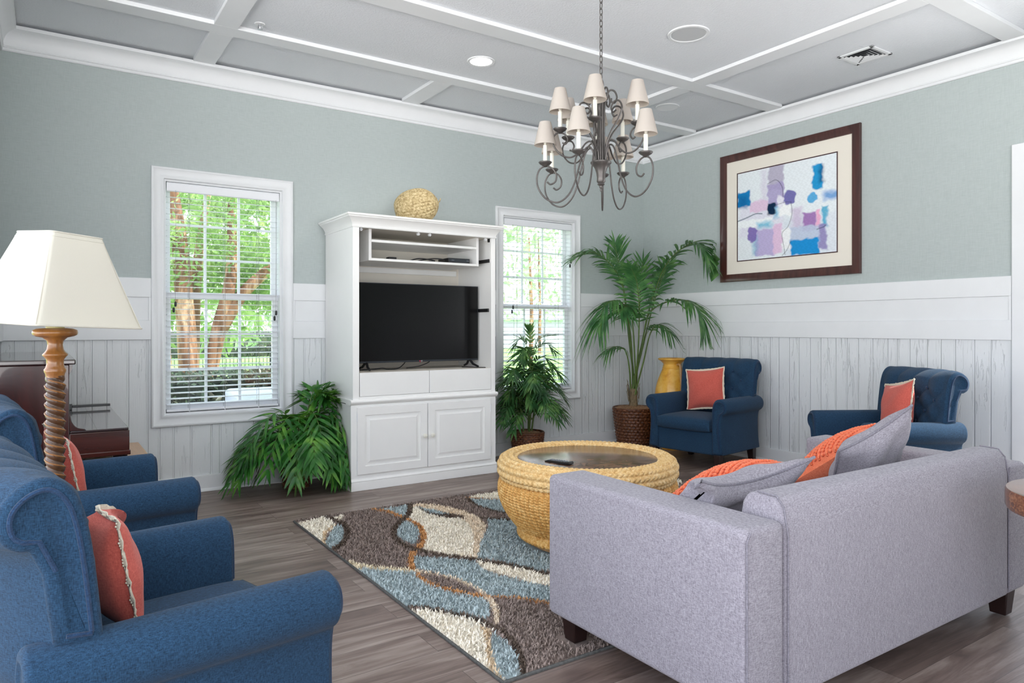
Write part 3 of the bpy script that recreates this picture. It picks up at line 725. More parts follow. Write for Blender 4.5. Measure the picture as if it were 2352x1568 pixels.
braid(lambda q:(.365+.018*math.cos(2*PI*q),.062+.022*math.sin(2*PI*q),math.cos(2*PI*q),math.sin(2*PI*q)),420,20,4,90,True,'foot_braid',M['seagrass'])
MB().lathe([(.33,0),(.335,.01),(.33,.045),(.345,.06)],64).build('plinth',M['birch'],t)
MB().lathe([(.05,.06),(.36,.085),(.45,.36),(.40,.40),(.05,.41)],64).build('core',M['seagrass'],t)
MB().lathe([(.396,.440),(.402,.448),(.400,.456),(.394,.458)],96).build('tabletop',M['tabletop'],t)
r=thing('remote_control','black television remote lying on the dark tabletop','remote',(2.30,2.985,.4745),math.radians(-74))
MB().prism([(-.083,0),(-.083,.006),(-.06,.012),(.05,.014),(.078,.018),(.083,.014),(.083,.003),(.06,0)],-.021,.021,'y').build('body',M['black'],r,bevel=.003)
mb=MB()
for i in range(7):
    for j in (-1,0,1): mb.lathe([(.0042,.0115),(.004,.0145+.0004*i)],8,-.055+i*.0165,j*.012,0,capb=False)
mb.build('buttons',M['bluepad'],r)
# ------------------------------------------------------------------ rug
RX0,RX1,RY0,RY1=1.288,4.14,1.978,4.345
RUGP=[
('cream',[(1.25,4.26),(1.49,4.32),(1.46,4.08),(1.36,3.94),(1.31,3.83),(1.26,3.66)]),
('cream',[(1.48,4.25),(1.6,4.29),(1.54,4.2),(1.49,4.16)]),
('tan',[(1.35,3.99),(1.47,4.11),(1.36,3.94),(1.31,3.83),(1.26,3.66),(1.25,3.71)]),
('blue',[(1.48,4.09),(1.48,3.98),(1.45,3.88),(1.4,3.8),(1.32,3.7),(1.28,3.69),(1.3,3.79),(1.37,3.94),(1.46,4.08)]),
('cream2',[(1.25,3.65),(1.28,3.58),(1.27,3.48),(1.33,3.35),(1.41,3.24),(1.5,3.16),(1.53,3.1),(1.5,3.08),(1.39,3.19),(1.29,3.32),(1.23,3.36)]),
('blue',[(1.82,4.29),(2.05,4.29),(1.92,4.08),(1.86,4.04),(1.84,4.13)]),
('blue',[(1.84,4.0),(1.87,3.91),(1.86,3.77),(1.8,3.65),(1.69,3.48),(1.68,3.54),(1.67,3.62),(1.7,3.76),(1.76,3.88)]),
('beige',[(2.07,4.28),(2.15,4.25),(2.22,4.13),(2.27,3.96),(2.27,3.77),(2.22,3.59),(2.11,3.44),(2.01,3.32),(1.86,3.1),(1.77,3.22),(1.69,3.38),(1.77,3.52),(1.84,3.66),(1.88,3.84),(1.9,4.02),(1.99,4.18)]),
('cream',[(2.04,4.23),(2.09,4.14),(2.15,3.9),(2.16,3.74),(2.1,3.56),(2.0,3.37),(1.86,3.14),(1.77,3.22),(1.69,3.38),(1.77,3.52),(1.84,3.66),(1.88,3.84),(1.9,4.02),(1.99,4.18)]),
('dark',[(2.06,4.23),(2.12,4.08),(2.2,3.82),(2.18,3.79),(2.09,3.88),(2.04,4.02)]),
('blue',[(2.07,4.21),(2.12,4.08),(2.16,3.93),(2.1,3.96),(2.06,4.04)]),
('blue',[(2.29,3.7),(2.41,3.61),(2.48,3.23),(2.44,2.83),(2.17,2.52),(2.06,2.71),(2.0,2.84),(1.93,3.0),(1.86,3.1),(2.01,3.32),(2.13,3.46),(2.22,3.57)]),
('blue',[(2.46,4.21),(2.63,4.07),(2.73,3.84),(2.58,3.59),(2.46,3.78),(2.42,3.89),(2.41,4.05)]),
('cream',[(2.52,4.27),(2.76,4.28),(3.14,4.2),(2.88,3.85),(2.64,4.07),(2.47,4.23)]),
('blue',[(1.61,3.3),(1.68,3.24),(1.83,3.08),(1.8,2.96),(1.82,2.83),(1.88,2.69),(1.95,2.55),(2.04,2.36),(1.95,2.27),(1.84,2.42),(1.74,2.56),(1.65,2.64),(1.63,2.73),(1.63,2.88),(1.58,3.04),(1.52,3.14),(1.56,3.23)]),
('cream',[(1.84,3.09),(1.91,2.97),(1.98,2.82),(2.04,2.67),(2.08,2.53),(2.06,2.39),(2.0,2.43),(1.95,2.56),(1.88,2.69),(1.83,2.84),(1.8,2.95)]),
('blue',[(1.24,3.36),(1.4,3.2),(1.5,3.09),(1.49,2.95),(1.51,2.85),(1.55,2.73),(1.62,2.66),(1.59,2.55),(1.53,2.45),(1.5,2.44),(1.44,2.55),(1.35,2.67),(1.24,2.77),(1.22,3.02)]),
('cream',[(1.24,2.72),(1.34,2.66),(1.43,2.53),(1.47,2.42),(1.47,2.33),(1.41,2.26),(1.34,2.14),(1.3,2.02),(1.27,1.92),(1.2,1.96),(1.22,2.31)]),
('tan2',[(1.45,2.39),(1.47,2.33),(1.41,2.26),(1.35,2.14),(1.31,2.03),(1.28,1.93),(1.24,1.93),(1.29,2.06),(1.34,2.17),(1.4,2.28)]),
('blue',[(1.46,2.32),(1.46,2.24),(1.44,2.13),(1.42,2.06),(1.37,2.0),(1.34,1.95),(1.28,1.93),(1.31,2.05),(1.36,2.16),(1.42,2.27)]),
]
RUGB=[
('dark',0.041,[(1.48,4.29),(1.51,4.13),(1.48,3.94),(1.4,3.77),(1.31,3.66),(1.25,3.63)]),
('rust',0.034,[(1.8,4.31),(1.85,4.21),(1.87,4.04),(1.88,3.84),(1.83,3.66),(1.75,3.5),(1.65,3.39),(1.57,3.28),(1.51,3.14)]),
('dark',0.037,[(2.05,4.29),(1.93,4.07),(1.78,3.9),(1.69,3.76),(1.64,3.59),(1.65,3.44),(1.71,3.28),(1.82,3.13),(1.91,2.97),(1.99,2.83),(2.04,2.68),(2.13,2.47)]),
('dark',0.029,[(2.46,4.23),(2.41,4.05),(2.42,3.89),(2.46,3.76),(2.56,3.56)]),
('dark',0.026,[(2.27,3.74),(2.4,3.6),(2.48,3.23)]),
('rust',0.018,[(2.46,4.23),(2.63,4.07),(2.86,3.83)]),
('beige',0.024,[(1.51,3.1),(1.58,3.0),(1.63,2.87),(1.64,2.72),(1.62,2.59),(1.58,2.48),(1.52,2.38)]),
('rust',0.019,[(1.5,3.08),(1.49,2.95),(1.51,2.85),(1.56,2.74),(1.62,2.65),(1.73,2.55),(1.83,2.39),(1.92,2.23)]),
('dark',0.026,[(1.24,2.76),(1.35,2.67),(1.43,2.54),(1.48,2.42),(1.49,2.32),(1.48,2.21),(1.43,2.08),(1.37,1.98),(1.31,1.89)]),
]

RC={'cream':(252,244,228),'tan':(232,206,172),'beige':(240,222,198),'cream2':(242,228,200),'tan2':(226,202,170),'blue':(180,193,195),'dark':(104,90,80),'brown':(150,134,126),'rust':(204,150,100)}
RC={k:np.array(s2l(v)) for k,v in RC.items()}
def smooth_closed(P,n=4):
    P=[np.array(p) for p in P]; N=len(P); o=[]
    for i in range(N):
        a,b,c,d=P[i-1],P[i],P[(i+1)%N],P[(i+2)%N]
        for k in range(n):
            q=k/n; o.append(.5*((2*b)+(-a+c)*q+(2*a-5*b+4*c-d)*q*q*1.0+(-a+3*b-3*c+d)*q**3))
    return o
def pip(X,Y,P):
    ins=np.zeros(len(X),bool); n=len(P)
    for i in range(n):
        x1,y1=P[i]; x2,y2=P[(i+1)%n]
        if abs(y2-y1)<1e-12: continue
        c=((y1>Y)!=(y2>Y))&(X<(x2-x1)*(Y-y1)/(y2-y1)+x1); ins^=c
    return ins
def rugcol(X,Y):
    C=np.tile(RC['brown'],(len(X),1))
    for nm,P in RUGP: C[pip(X,Y,smooth_closed(P,1))]=RC[nm]
    # the same swirls carry on under the table and the sofa
    for cx,cy,a,b,an,nm in ((3.3,3.9,.5,.16,.7,'cream'),(3.55,3.3,.55,.2,-.5,'blue'),(3.9,4.0,.35,.3,.3,'cream'),(2.9,2.35,.5,.17,.4,'blue'),(3.5,2.5,.45,.2,1.0,'cream')):
        u=(X-cx)*math.cos(an)+(Y-cy)*math.sin(an); v=-(X-cx)*math.sin(an)+(Y-cy)*math.cos(an); C[(u/a)**2+(v/b)**2<1]=RC[nm]
    for nm,w,P in RUGB:
        Q=np.array(bezier(P,6)); d=np.full(len(X),9.)
        for a,b in zip(Q[:-1],Q[1:]):
            e=b-a; L=max(1e-9,e@e); tt=np.clip(((X-a[0])*e[0]+(Y-a[1])*e[1])/L,0,1); d=np.minimum(d,np.hypot(X-a[0]-tt*e[0],Y-a[1]-tt*e[1]))
        C[d<w/2]=RC[nm]
    return C
rug=thing('shag_rug','shaggy rug with swirls of cream, brown and dusty blue','rug',(0,0,0))
MB().box(RX0,RX1,RY0,RY1,.0,.006).build('backing',M['rugback'],rug)
mb=MB(); e=.004
for a,b,c,d in ((RX0-e,RX0+.006,RY0-e,RY1+e),(RX1-.006,RX1+e,RY0-e,RY1+e),(RX0,RX1,RY0-e,RY0+.006),(RX0,RX1,RY1-.006,RY1+e)): mb.box(a,b,c,d,0,.011)
mb.build('binding',M['rugback'],rug,bevel=.003)
n1=64000; n2=9000
X=np.concatenate([rng.uniform(RX0+.004,2.75,n1),rng.uniform(2.75,RX1-.004,n2)]); Y=rng.uniform(RY0+.004,RY1-.004,n1+n2)
keep=~((np.hypot(X-TC[0],Y-TC[1])<.365)|((abs(Y-2.095)<.06)&((abs(X-1.695)<.06)|(abs(X-3.335)<.06)))|((X>1.95)&(Y<2.25)&(Y>2.0)&(rng.uniform(size=len(X))<.7))|((X>2.1)&(Y<2.55)&(rng.uniform(size=len(X))<.6)))
X=X[keep];Y=Y[keep]; N=len(X); Cc=rugcol(X,Y)*rng.uniform(.72,1.2,(N,1))
L=rng.uniform(.012,.021,N); az=rng.uniform(0,2*PI,N); le=rng.uniform(.25,1.0,N)*L; wd=np.where(X>2.75,.009,.0042)*rng.uniform(.8,1.3,N)
dx,dy=np.cos(az)*le,np.sin(az)*le; px,py=-np.sin(az)*wd/2,np.cos(az)*wd/2
V=np.zeros((N,5,3)); z0=.004
V[:,0]=np.stack([X-px,Y-py,np.full(N,z0)],1); V[:,1]=np.stack([X+px,Y+py,np.full(N,z0)],1)
V[:,2]=np.stack([X+px*1.2+dx*.35,Y+py*1.2+dy*.35,z0+L*.75],1); V[:,3]=np.stack([X-px*1.2+dx*.35,Y-py*1.2+dy*.35,z0+L*.75],1)
V[:,4]=np.stack([X+dx,Y+dy,z0+L*1.02],1)
# dense ground under the tufts
gx,gy=110,92; GX,GY=np.meshgrid(np.linspace(RX0,RX1,gx),np.linspace(RY0,RY1,gy),indexing='ij'); GX=GX.ravel();GY=GY.ravel()
G=np.stack([GX,GY,np.full(gx*gy,.0075)],1); GC=rugcol(GX,GY)*.8
idx=np.arange(N)*5; q=np.stack([idx,idx+1,idx+2,idx+3],1); tri=np.stack([idx+3,idx+2,idx+4],1)
gi=np.arange((gx-1)*(gy-1)); gb=N*5+(gi//(gy-1))*gy+gi%(gy-1); gq=np.stack([gb,gb+gy,gb+gy+1,gb+1],1)
me=bpy.data.meshes.new('pile'); verts=np.concatenate([V.reshape(-1,3),G]); cols=np.concatenate([np.repeat(Cc,5,0),GC])
lv=np.concatenate([q.ravel(),gq.ravel(),tri.ravel()]); nq=len(q)+len(gq); ls=np.concatenate([np.arange(nq)*4,nq*4+np.arange(N)*3])
me.vertices.add(len(verts)); me.vertices.foreach_set('co',verts.astype(np.float32).ravel()); me.loops.add(len(lv)); me.loops.foreach_set('vertex_index',lv.astype(np.int32))
me.polygons.add(len(ls)); me.polygons.foreach_set('loop_start',ls.astype(np.int32)); me.update(calc_edges=True)
at=me.color_attributes.new('Col','FLOAT_COLOR','POINT'); at.data.foreach_set('color',np.concatenate([cols,np.ones((len(cols),1))],1).astype(np.float32).ravel())
me.materials.append(M['rug_pile']); pile=bpy.data.objects.new('pile',me); COL.objects.link(pile); pile.parent=rug; pile['kind']='stuff'
# ------------------------------------------------------------------ white armoire
A=thing('armoire','tall white television armoire with open upper bay and panelled doors','armoire',(0,0,0))
def rect_rings(x0,x1,z0,z1,prof,yback):
    mb=MB(); rows=[[(x0,yback,z0),(x1,yback,z0),(x1,yback,z1),(x0,yback,z1)]]
    for d,y in prof: rows.append([(x0+d,y,z0+d),(x1-d,y,z0+d),(x1-d,y,z1-d),(x0+d,y,z1-d)])
    mb.grid(rows,wv=True); b=(len(rows)-1)*4; mb.f+=[(b,b+1,b+2,b+3),(3,2,1,0)]; mb.m+=[0,0]; return mb
LX0,LX1,LY,UX0,UX1,UY,AB=1.874,3.128,4.906,1.888,3.124,4.918,5.512
wh=M['armoire']
mb=MB().box(LX0,LX1,LY+.012,AB,.07,.63); mb.build('lower_cabinet',wh,A,bevel=.003)
mb=MB().box(LX0-.004,LX1+.004,LY-.004,AB,0,.066); mb.prism([(LY-.004,.066),(LY-.006,.072),(LY+.002,.084),(LY+.012,.09),(LY+.012,.066)],LX0-.004,LX1+.004,'x'); mb.build('plinth',wh,A,bevel=.003)
mb=MB(); pf=[(LY+.014,.628),(LY+.006,.634),(LY-.002,.640),(LY-.010,.648),(LY-.012,.658),(LY-.006,.666),(LY+.012,.670),(LY+.1,.670),(LY+.1,.628)]
mb.prism(pf,LX0-.008,LX1+.008,'x').box(LX0-.008,LX1+.008,LY+.1,AB,.64,.67); mb.build('waist_moulding',wh,A,ang=50)
for x0,x1,kx in ((1.918,2.4905,2.463),(2.4965,3.069,2.528)):
    d=rect_rings(x0,x1,.118,.613,[(0,LY-.001),(.002,LY-.004),(.060,LY-.004),(.063,LY+.004),(.072,LY+.004),(.094,LY-.002),(.098,LY-.004)],LY+.014).build('door',wh,A,ang=20)
    MB().tube([(kx,LY-.003,.363),(kx,LY-.012,.363),(kx,LY-.018,.363),(kx,LY-.026,.363),(kx,LY-.029,.363)],[.009,.008,.016,.017,.010],16).build('knob',M['candle'],d)
    hx=x0-.001 if x0<2.2 else x1+.001
    for z in (.19,.54): MB().box(hx-.003,hx+.003,LY-.007,LY-.001,z-.03,z+.03).build('hinge',M['trim'],d)
# upper carcass
for x in (UX0,UX1-.022): MB().box(x,x+.022,UY+.02,AB,.665,1.945).build('side_panel',wh,A,bevel=.002)
MB().box(UX0+.022,UX1-.022,AB-.012,AB,.665,1.945).build('back_panel',M['armoire_in'],A)
MB().box(UX0,UX1,UY+.02,AB,1.945,1.965).build('top_panel',M['armoire_in'],A)
mb=MB().box(UX0,1.938,UY,UY+.022,.668,1.972).box(3.084,UX1,UY,UY+.022,.668,1.972).box(1.938,3.084,UY,UY+.022,1.938,1.972).box(1.938,3.084,UY,UY+.022,.668,.690); mb.build('face_frame',wh,A,bevel=.002)
CR=[(0,1.938),(.006,1.940),(.008,1.950),(.004,1.955),(.008,1.968),(.022,1.992),(.042,2.008),(.048,2.012),(.050,2.020),(.060,2.022),(.062,2.034),(.056,2.037)]
mb=MB(); mb.grid([[(UX0-p,AB,z) for p,z in CR],[(UX0-p,UY-p,z) for p,z in CR],[(UX1+p,UY-p,z) for p,z in CR],[(UX1+p,AB,z) for p,z in CR]])
mb.add([(UX0-.056,AB,2.037),(UX0-.056,UY-.056,2.037),(UX1+.056,UY-.056,2.037),(UX1+.056,AB,2.037)],[(0,1,2,3)]); mb.build('crown',wh,A,ang=25)
MB().box(UX0+.022,UX1-.022,UY+.024,AB-.012,.846,.864).build('bay_floor',M['armoire_in'],A)
for x0,x1 in ((1.943,2.5135),(2.5165,3.082)): MB().box(x0,x1,UY-.002,UY+.02,.6915,.8655).build('drawer_front',wh,A,bevel=.003)
b=MB().box(2.046,2.068,5.0,AB-.012,1.708,1.945).box(2.99,3.013,5.0,AB-.012,1.708,1.945).box(2.068,2.99,5.0,AB-.012,1.708,1.727).build('shelf_box',wh,A,bevel=.0015)
MB().box(2.0685,2.9895,5.0,AB-.014,1.848,1.868).build('shelf',wh,b,bevel=.0015)
MB().box(1.94,3.07,AB-.03,AB-.012,1.655,1.70).build('rear_rail',wh,A,bevel=.002)
for z,y0,y1 in ((1.757,4.97,5.22),(1.345,4.98,5.22),(1.925,4.95,4.985)): MB().box(3.088,3.1015,y0,y1,z-.014,z+.014).build('door_slide',M['black'],A,bevel=.002)
for x in (1.965,2.435,2.535,3.05):
    m_=MB().box(x-.008,x+.008,4.945,4.965,1.918,1.945); m_.box(x-.014,x+.014,4.945,4.965,1.926,1.932); m_.build('door_catch',M['trim'],A,bevel=.002)
# television and small electronics
tv=thing('television','flat black television standing in the open armoire bay','television',(2.546,5.13,.8645))
MB().box(-.537,.537,-.004,.036,.060,.685).build('housing',M['tvframe'],tv,bevel=.004)
MB().box(-.530,.530,-.0065,-.003,.074,.679).build('screen',M['screen'],tv)
for sx in (-1,1):
    for dy in (-1,1): MB().tube([(sx*.46,.016,.075),(sx*(.46+.01),.016+dy*.05,.03),(sx*(.46+.02),.016+dy*.115,.012)],[.011,.010,.0085],8).build('foot',M['black'],tv)
MB().lathe([(.0042,0),(.0042,.0012)],16).build('logo_dot',M['logo'],tv).matrix_local=Matrix.Translation((-.012,-.0044,.0672))@Matrix.Rotation(PI/2,4,'X')
def text(body,size,mat,parent,loc,rot,name,depth=.0005):
    cu=bpy.data.curves.new(name,'FONT'); cu.body=body; cu.size=size; cu.extrude=depth; cu.align_x='CENTER'; cu.align_y='CENTER'
    tmp=bpy.data.objects.new(name+'_src',cu); COL.objects.link(tmp); bpy.context.view_layer.update()
    me=bpy.data.meshes.new_from_object(tmp.evaluated_get(bpy.context.evaluated_depsgraph_get())); bpy.data.objects.remove(tmp)
    me.materials.clear(); me.materials.append(mat); o=bpy.data.objects.new(name,me); COL.objects.link(o); o.parent=parent; o.location=loc; o.rotation_euler=rot; return o
text('LG',.0115,M['logow'],tv,(.004,-.005,.067),(PI/2,0,0),'logo_text')
MB().lathe([(.004,0),(.004,.006)],10,0,.012,.054).build('standby_light',M['logo'],tv)
d=thing('media_player','slim black disc player on the top shelf box','media player',(2.85,5.10,1.7275))
MB().box(-.10,.10,-.06,.12,.002,.042).build('case',M['black'],d,bevel=.003)
MB().box(-.092,.092,-.0615,-.0598,.012,.036).build('front_panel',M['tvframe'],d)
for x in (-.06,.08): MB().box(x-.012,x+.012,-.0622,-.0612,.022,.026).build('badge',M['bluepad'],d)
for x in (-.085,.085):
    for y in (-.045,.1): MB().lathe([(.008,0),(.008,.003)],10,x,y,0).build('foot',M['black'],d)
d=thing('small_receiver','tiny black box alone on the floor of the shelf box','receiver',(2.265,5.08,1.7275)); MB().box(-.032,.032,-.03,.03,0,.022).build('case',M['black'],d,bevel=.003)
def cable(name,label,pts,r=.004): return tag(MB().tube(bezier(pts,10),r,6).build(name,M['black'],None,ang=179),label,'cable')
cable('coiled_cable','tangle of black cable beside the disc player',[(2.44,5.12,1.735),(2.50,5.10,1.752),(2.58,5.13,1.757),(2.66,5.11,1.745),(2.60,5.08,1.735),(2.52,5.13,1.735),(2.58,5.17,1.752),(2.67,5.14,1.765),(2.735,5.12,1.762),(2.742,5.1,1.752)],.0048)
cable('power_cable','black power cable looping below the screen',[(2.06,5.22,.869),(2.16,5.20,.872),(2.22,5.16,.880),(2.28,5.18,.871),(2.36,5.17,.874),(2.42,5.19,.905),(2.44,5.185,.935)],.0042)
cable('aerial_cable','thin black cable trailing toward the bay side wall',[(2.47,5.24,.87),(2.56,5.20,.885),(2.64,5.19,.912),(2.66,5.185,.935)],.0035)
cable('loose_lead','short black lead on the bay floor by the far stand foot',[(2.95,5.17,.868),(3.0,5.08,.868),(3.07,4.985,.868)],.0035)
# straw gourd on top
g=thing('straw_gourd','woven straw gourd resting on top of the armoire','decoration',(2.545,5.20,2.188))
prof=bezier([(-.185,.012),(-.178,.055),(-.15,.092),(-.09,.126),(-.01,.140),(.07,.130),(.13,.095),(.168,.045),(.182,.006)],9); nr=256; rows=[]
for i,(x,r) in enumerate(prof):
    rows.append([(x,(r+.0065*(r/.14)*abs(math.sin(k*PI*32/nr))**.6+.0015*(i%2))*math.cos(2*PI*k/nr),(r+.0065*(r/.14)*abs(math.sin(k*PI*32/nr))**.6+.0015*(i%2))*math.sin(2*PI*k/nr)) for k in range(nr)])
mb=MB().grid(rows,wv=True); b=(len(rows)-1)*nr; mb.f+=[tuple(range(nr)),tuple(b+k for k in range(nr))]; mb.m+=[0,0]; bd=mb.build('body',M['straw'],g,ang=179)
st=MB().tube([(.178,0,0),(.19,0,.006),(.205,0,.03)],[.006,.005,.004],7).build('stem',M['straw'],g)
g.rotation_euler=(0,math.radians(-13),math.radians(-22))
# ------------------------------------------------------------------ framed print on the right-hand wall
F=thing('framed_print','large abstract print in a dark wood frame above the panelling','picture',(XR,3.794,2.2325))
def yring(y0,y1,z0,z1,prof):
    mb=MB(); return mb.grid([[(-p,y0+d,z0+d),(-p,y1-d,z0+d),(-p,y1-d,z1-d),(-p,y0+d,z1-d)] for d,p in prof],wv=True)
hw,hh=.694,.6005
yring(-hw,hw,-hh,hh,[(0,.002),(0,.026),(.005,.032),(.014,.034),(.055,.026),(.064,.022),(.070,.022),(.072,.012),(.072,.002)]).build('frame',M['artframe'],F,ang=30)
MB().box(-.013,-.002,-hw+.07,hw-.07,-hh+.07,hh-.07).build('mat',M['mat'],F,flat=True)
pc,pw,ph=.0035,.4935,.406
yring(pc-pw-.008,pc+pw+.008,-.0015-ph-.008,-.0015+ph+.008,[(0,.013),(0,.0165),(.008,.0165),(.009,.0135)]).build('fillet',M['fillet'],F,ang=30)
BL=[(.0,.0,1,1,(232,240,244),.9),(.02,.35,.5,.75,(226,224,240),.7),(.26,.02,.33,.42,(216,210,228),.6),(.34,-.02,.50,.26,(180,174,196),.9),(.33,.19,.50,.46,(172,162,204),.9),(.5,.6,1,1,(214,224,236),.6),
(.14,.35,.33,.47,(228,200,226),.9),(0,.22,.14,.39,(26,128,190),1),(.02,.27,.10,.40,(18,100,160),.7),(.78,.08,.87,.33,(42,152,208),1),(.845,.1,.875,.27,(12,60,110),.8),(.88,.38,1.02,.46,(64,142,212),.8),
(.87,.52,.92,.74,(72,172,208),.9),(.43,.42,.57,.56,(248,251,252),1),(.39,.44,.44,.56,(60,180,215),.7),(.33,.40,.41,.52,(16,46,76),1),(.58,.5,.68,.72,(206,186,216),.7),(.69,.56,.81,.76,(166,128,186),1),(.81,.55,.85,.73,(238,172,206),.9),
(.0,.55,.38,.63,(244,250,252),.9),(.22,.60,.37,.66,(84,186,218),.8),(.2,.68,.40,.97,(188,176,218),.95),(.39,.64,.48,.96,(228,194,224),.9),(.17,.74,.215,.95,(80,170,205),.6),(.48,.70,.58,.92,(246,248,250),.9),
(.56,.70,.84,.84,(192,204,226),.9),(.84,.70,.91,.96,(146,136,190),.9),(.57,.835,.84,1.0,(34,146,214),1),(.92,.6,1.0,1.0,(226,232,240),.8)]
EL=[(.555,.37,.065,.08,(110,106,172)),(.78,.415,.045,.058,(78,170,222)),(.16,.715,.052,.085,(128,110,180)),(.46,.40,.03,.07,(236,236,246))]
LN=[([(.0,.545),(.1,.52),(.2,.49),(.27,.50)],.010,(14,66,96)),([(.33,.18),(.42,.155),(.48,.24),(.49,.35)],.005,(40,40,70)),([(.57,.42),(.58,.55),(.54,.68),(.48,.75),(.50,.9),(.51,.98)],.004,(30,30,50)),([(.57,.84),(.53,.93),(.48,.99)],.004,(30,30,50)),([(.82,.75),(.88,.735),(.90,.72)],.007,(16,50,80)),([(.42,.43),(.5,.415),(.57,.42)],.004,(50,60,80))]
ns,nt_=210,172; S,T2=np.meshgrid(np.linspace(0,1,ns),np.linspace(0,1,nt_),indexing='ij'); S=S.ravel();T2=T2.ravel()
def nz(x,y,k): return np.sin(x*k+1.3*np.sin(y*k*.7))*np.cos(y*k*1.1+.9*np.sin(x*k*.6))
wob=.010*nz(S,T2,31)+.006*nz(S+.3,T2,67); wob2=.010*nz(S+.7,T2+.2,37)+.006*nz(S,T2+.5,73)
C=np.tile(np.array(s2l((234,240,244))),(len(S),1))
def put(mask,c): C[:]=C*(1-mask[:,None])+np.array(s2l(c))*mask[:,None]
sm=lambda d,w: np.clip(d/w+.5,0,1)
for x0,y0,x1,y1,c,al in BL:
    d=np.minimum(np.minimum(S+wob-x0,x1-S-wob),np.minimum(T2+wob2-y0,y1-T2-wob2)); put(sm(d,.018 if al>.85 else .05)*al,c)
for x,y,a,b,c in EL: put(sm((1-np.hypot((S+wob-x)/a,(T2+wob2-y)/b))*min(a,b),.01)*.95,c)
for P,w,c in LN:
    Q=np.array(bezier(P,6)); d=np.full(len(S),9.)
    for a,b in zip(Q[:-1],Q[1:]):
        e=b-a; L=e@e; tt=np.clip(((S-a[0])*e[0]+(T2-a[1])*e[1])/L,0,1); d=np.minimum(d,np.hypot(S-a[0]-tt*e[0],T2-a[1]-tt*e[1]))
    put(sm(w/2-d,.006)*.85,c)
C*= (1+.05*nz(S,T2,140))[:,None]
mb=MB(); mb.grid([[(-.0142,pc+pw-2*pw*i/(ns-1),-.0015+ph-2*ph*j/(nt_-1)) for j in range(nt_)] for i in range(ns)])
pr=mb.build('print',M['print'],F,ang=179,fix=False); at=pr.data.color_attributes.new('Col','FLOAT_COLOR','POINT'); at.data.foreach_set('color',np.concatenate([C,np.ones((len(C),1))],1).astype(np.float32).ravel())
# ------------------------------------------------------------------ upright piano and bench
P=thing('upright_piano','dark mahogany upright piano against the wall behind the lamp','piano',(0,0,0))
mh=M['mahogany']; PX=XL+.022
MB().box(PX,.108,4.0,5.40,0,1.022).build('case',mh,P,bevel=.004)
MB().box(PX-.004,.134,3.985,5.415,1.022,1.046).build('top_lid',M['pianotop'],P,bevel=.006,bseg=3)
MB().prism([(.108,1.022),(.122,1.022),(.120,1.0),(.114,.985),(.108,.975)],4.0,4.03,'y').build('bracket',mh,P)
MB().box(.108,.364,4.0,5.40,.585,.686).build('keybed',M['mahogany_x'],P,bevel=.003)
MB().box(.108,.369,3.996,5.404,.563,.587).build('key_slip',M['mahogany_x'],P,bevel=.004)
MB().box(.112,.360,4.004,5.396,.6865,.699).build('fallboard',M['pianotop'],P,bevel=.003)
MB().box(.222,.224,4.02,5.38,.699,.6996).build('lid_hinge',M['mahogany'],P)
MB().prism([(.108,.80)]+bezier([(.112,.775),(.120,.74),(.140,.715),(.170,.706)],5)+[(.178,.699),(.108,.699)],4.002,4.032,'y').build('cheek',mh,P,bevel=.002)
mb=MB().box(.112,.150,5.03,5.05,.6995,.735).box(.150,.352,5.034,5.048,.712,.726); mb.build('music_ledge',M['black'],P,bevel=.002)
for y in (4.07,5.33): MB().taper(.325,y,0,.563,.022,.022,.034,.034).build('leg',mh,P,bevel=.003)
b=thing('piano_bench','pale birch bench tucked beside the piano keyboard','bench',(.33,4.54,0))
MB().box(-.15,.158,-.29,.29,.468,.502).build('seat',M['birch'],b,bevel=.005)
MB().box(-.13,.138,-.26,.26,.41,.468).build('apron',M['birch'],b,bevel=.002)
for sx in (-.115,.12):
    for sy in (-.24,.24): MB().taper(sx,sy,0,.41,.016,.016,.022,.022).build('leg',M['birch'],b,bevel=.002)
# ------------------------------------------------------------------ floor lamp with barley-twist post
Lm=thing('floor_lamp','barley-twist wooden floor lamp with a big ivory shade','floor lamp',(.034,2.690,0))
MB().lathe([(.165,0),(.165,.018),(.150,.028),(.120,.034),(.110,.050),(.070,.066),(.045,.085),(.036,.12)],48).build('foot',M['lampwood'],Lm,ang=60)
rows=[]; zz=np.linspace(.12,1.055,330); nt=40
for z in zz:
    env=min(1,(z-.12)/.03,(1.055-z)/.025); env=max(0,env); r=[]
    for k in range(nt):
        th=2*PI*k/nt; q=abs(math.sin(th+2*PI*z/.0585)); rr=.0195+env*(.0085*q**.6)+(1-env)*.006; r.append((rr*math.cos(th),rr*math.sin(th),z))
    rows.append(r)
MB().grid(rows,wv=True,flip=True).build('twisted_post',M['lampwood'],Lm,ang=179)
rows=[]
for s0 in (0,PI):
    pth=[(.0278*math.cos(a),.0278*math.sin(a),.15+.0585*(( -a)+s0+PI/2)/(2*PI)) for a in np.arange(0,-2*PI*14.6,-.25)]
    pth=[p for p in pth if .14<p[2]<1.035]; rows.append(pth)
for pth in rows: MB().tube(pth,.0026,5).build('gilded_ridge',M['lampgold'],Lm,ang=179)
MB().lathe([(.0255,1.04),(.027,1.052),(.030,1.058),(.031,1.066),(.027,1.071),(.024,1.082),(.0245,1.098),(.030,1.106),(.035,1.111),(.035,1.115),(.029,1.121),(.0235,1.130),(.021,1.145),(.023,1.158),(.034,1.168),(.052,1.172),(.061,1.177),(.063,1.184),(.061,1.192),(.050,1.197),(.030,1.199)],40).build('capital',M['lampgold'],Lm,ang=60)
MB().lathe([(.026,1.197),(.026,1.225),(.02,1.228)],24).build('socket',M['brass'],Lm)
hp=[(.0,1.215),(.06,1.25),(.085,1.33),(.07,1.42),(.012,1.468),(.0,1.47)]
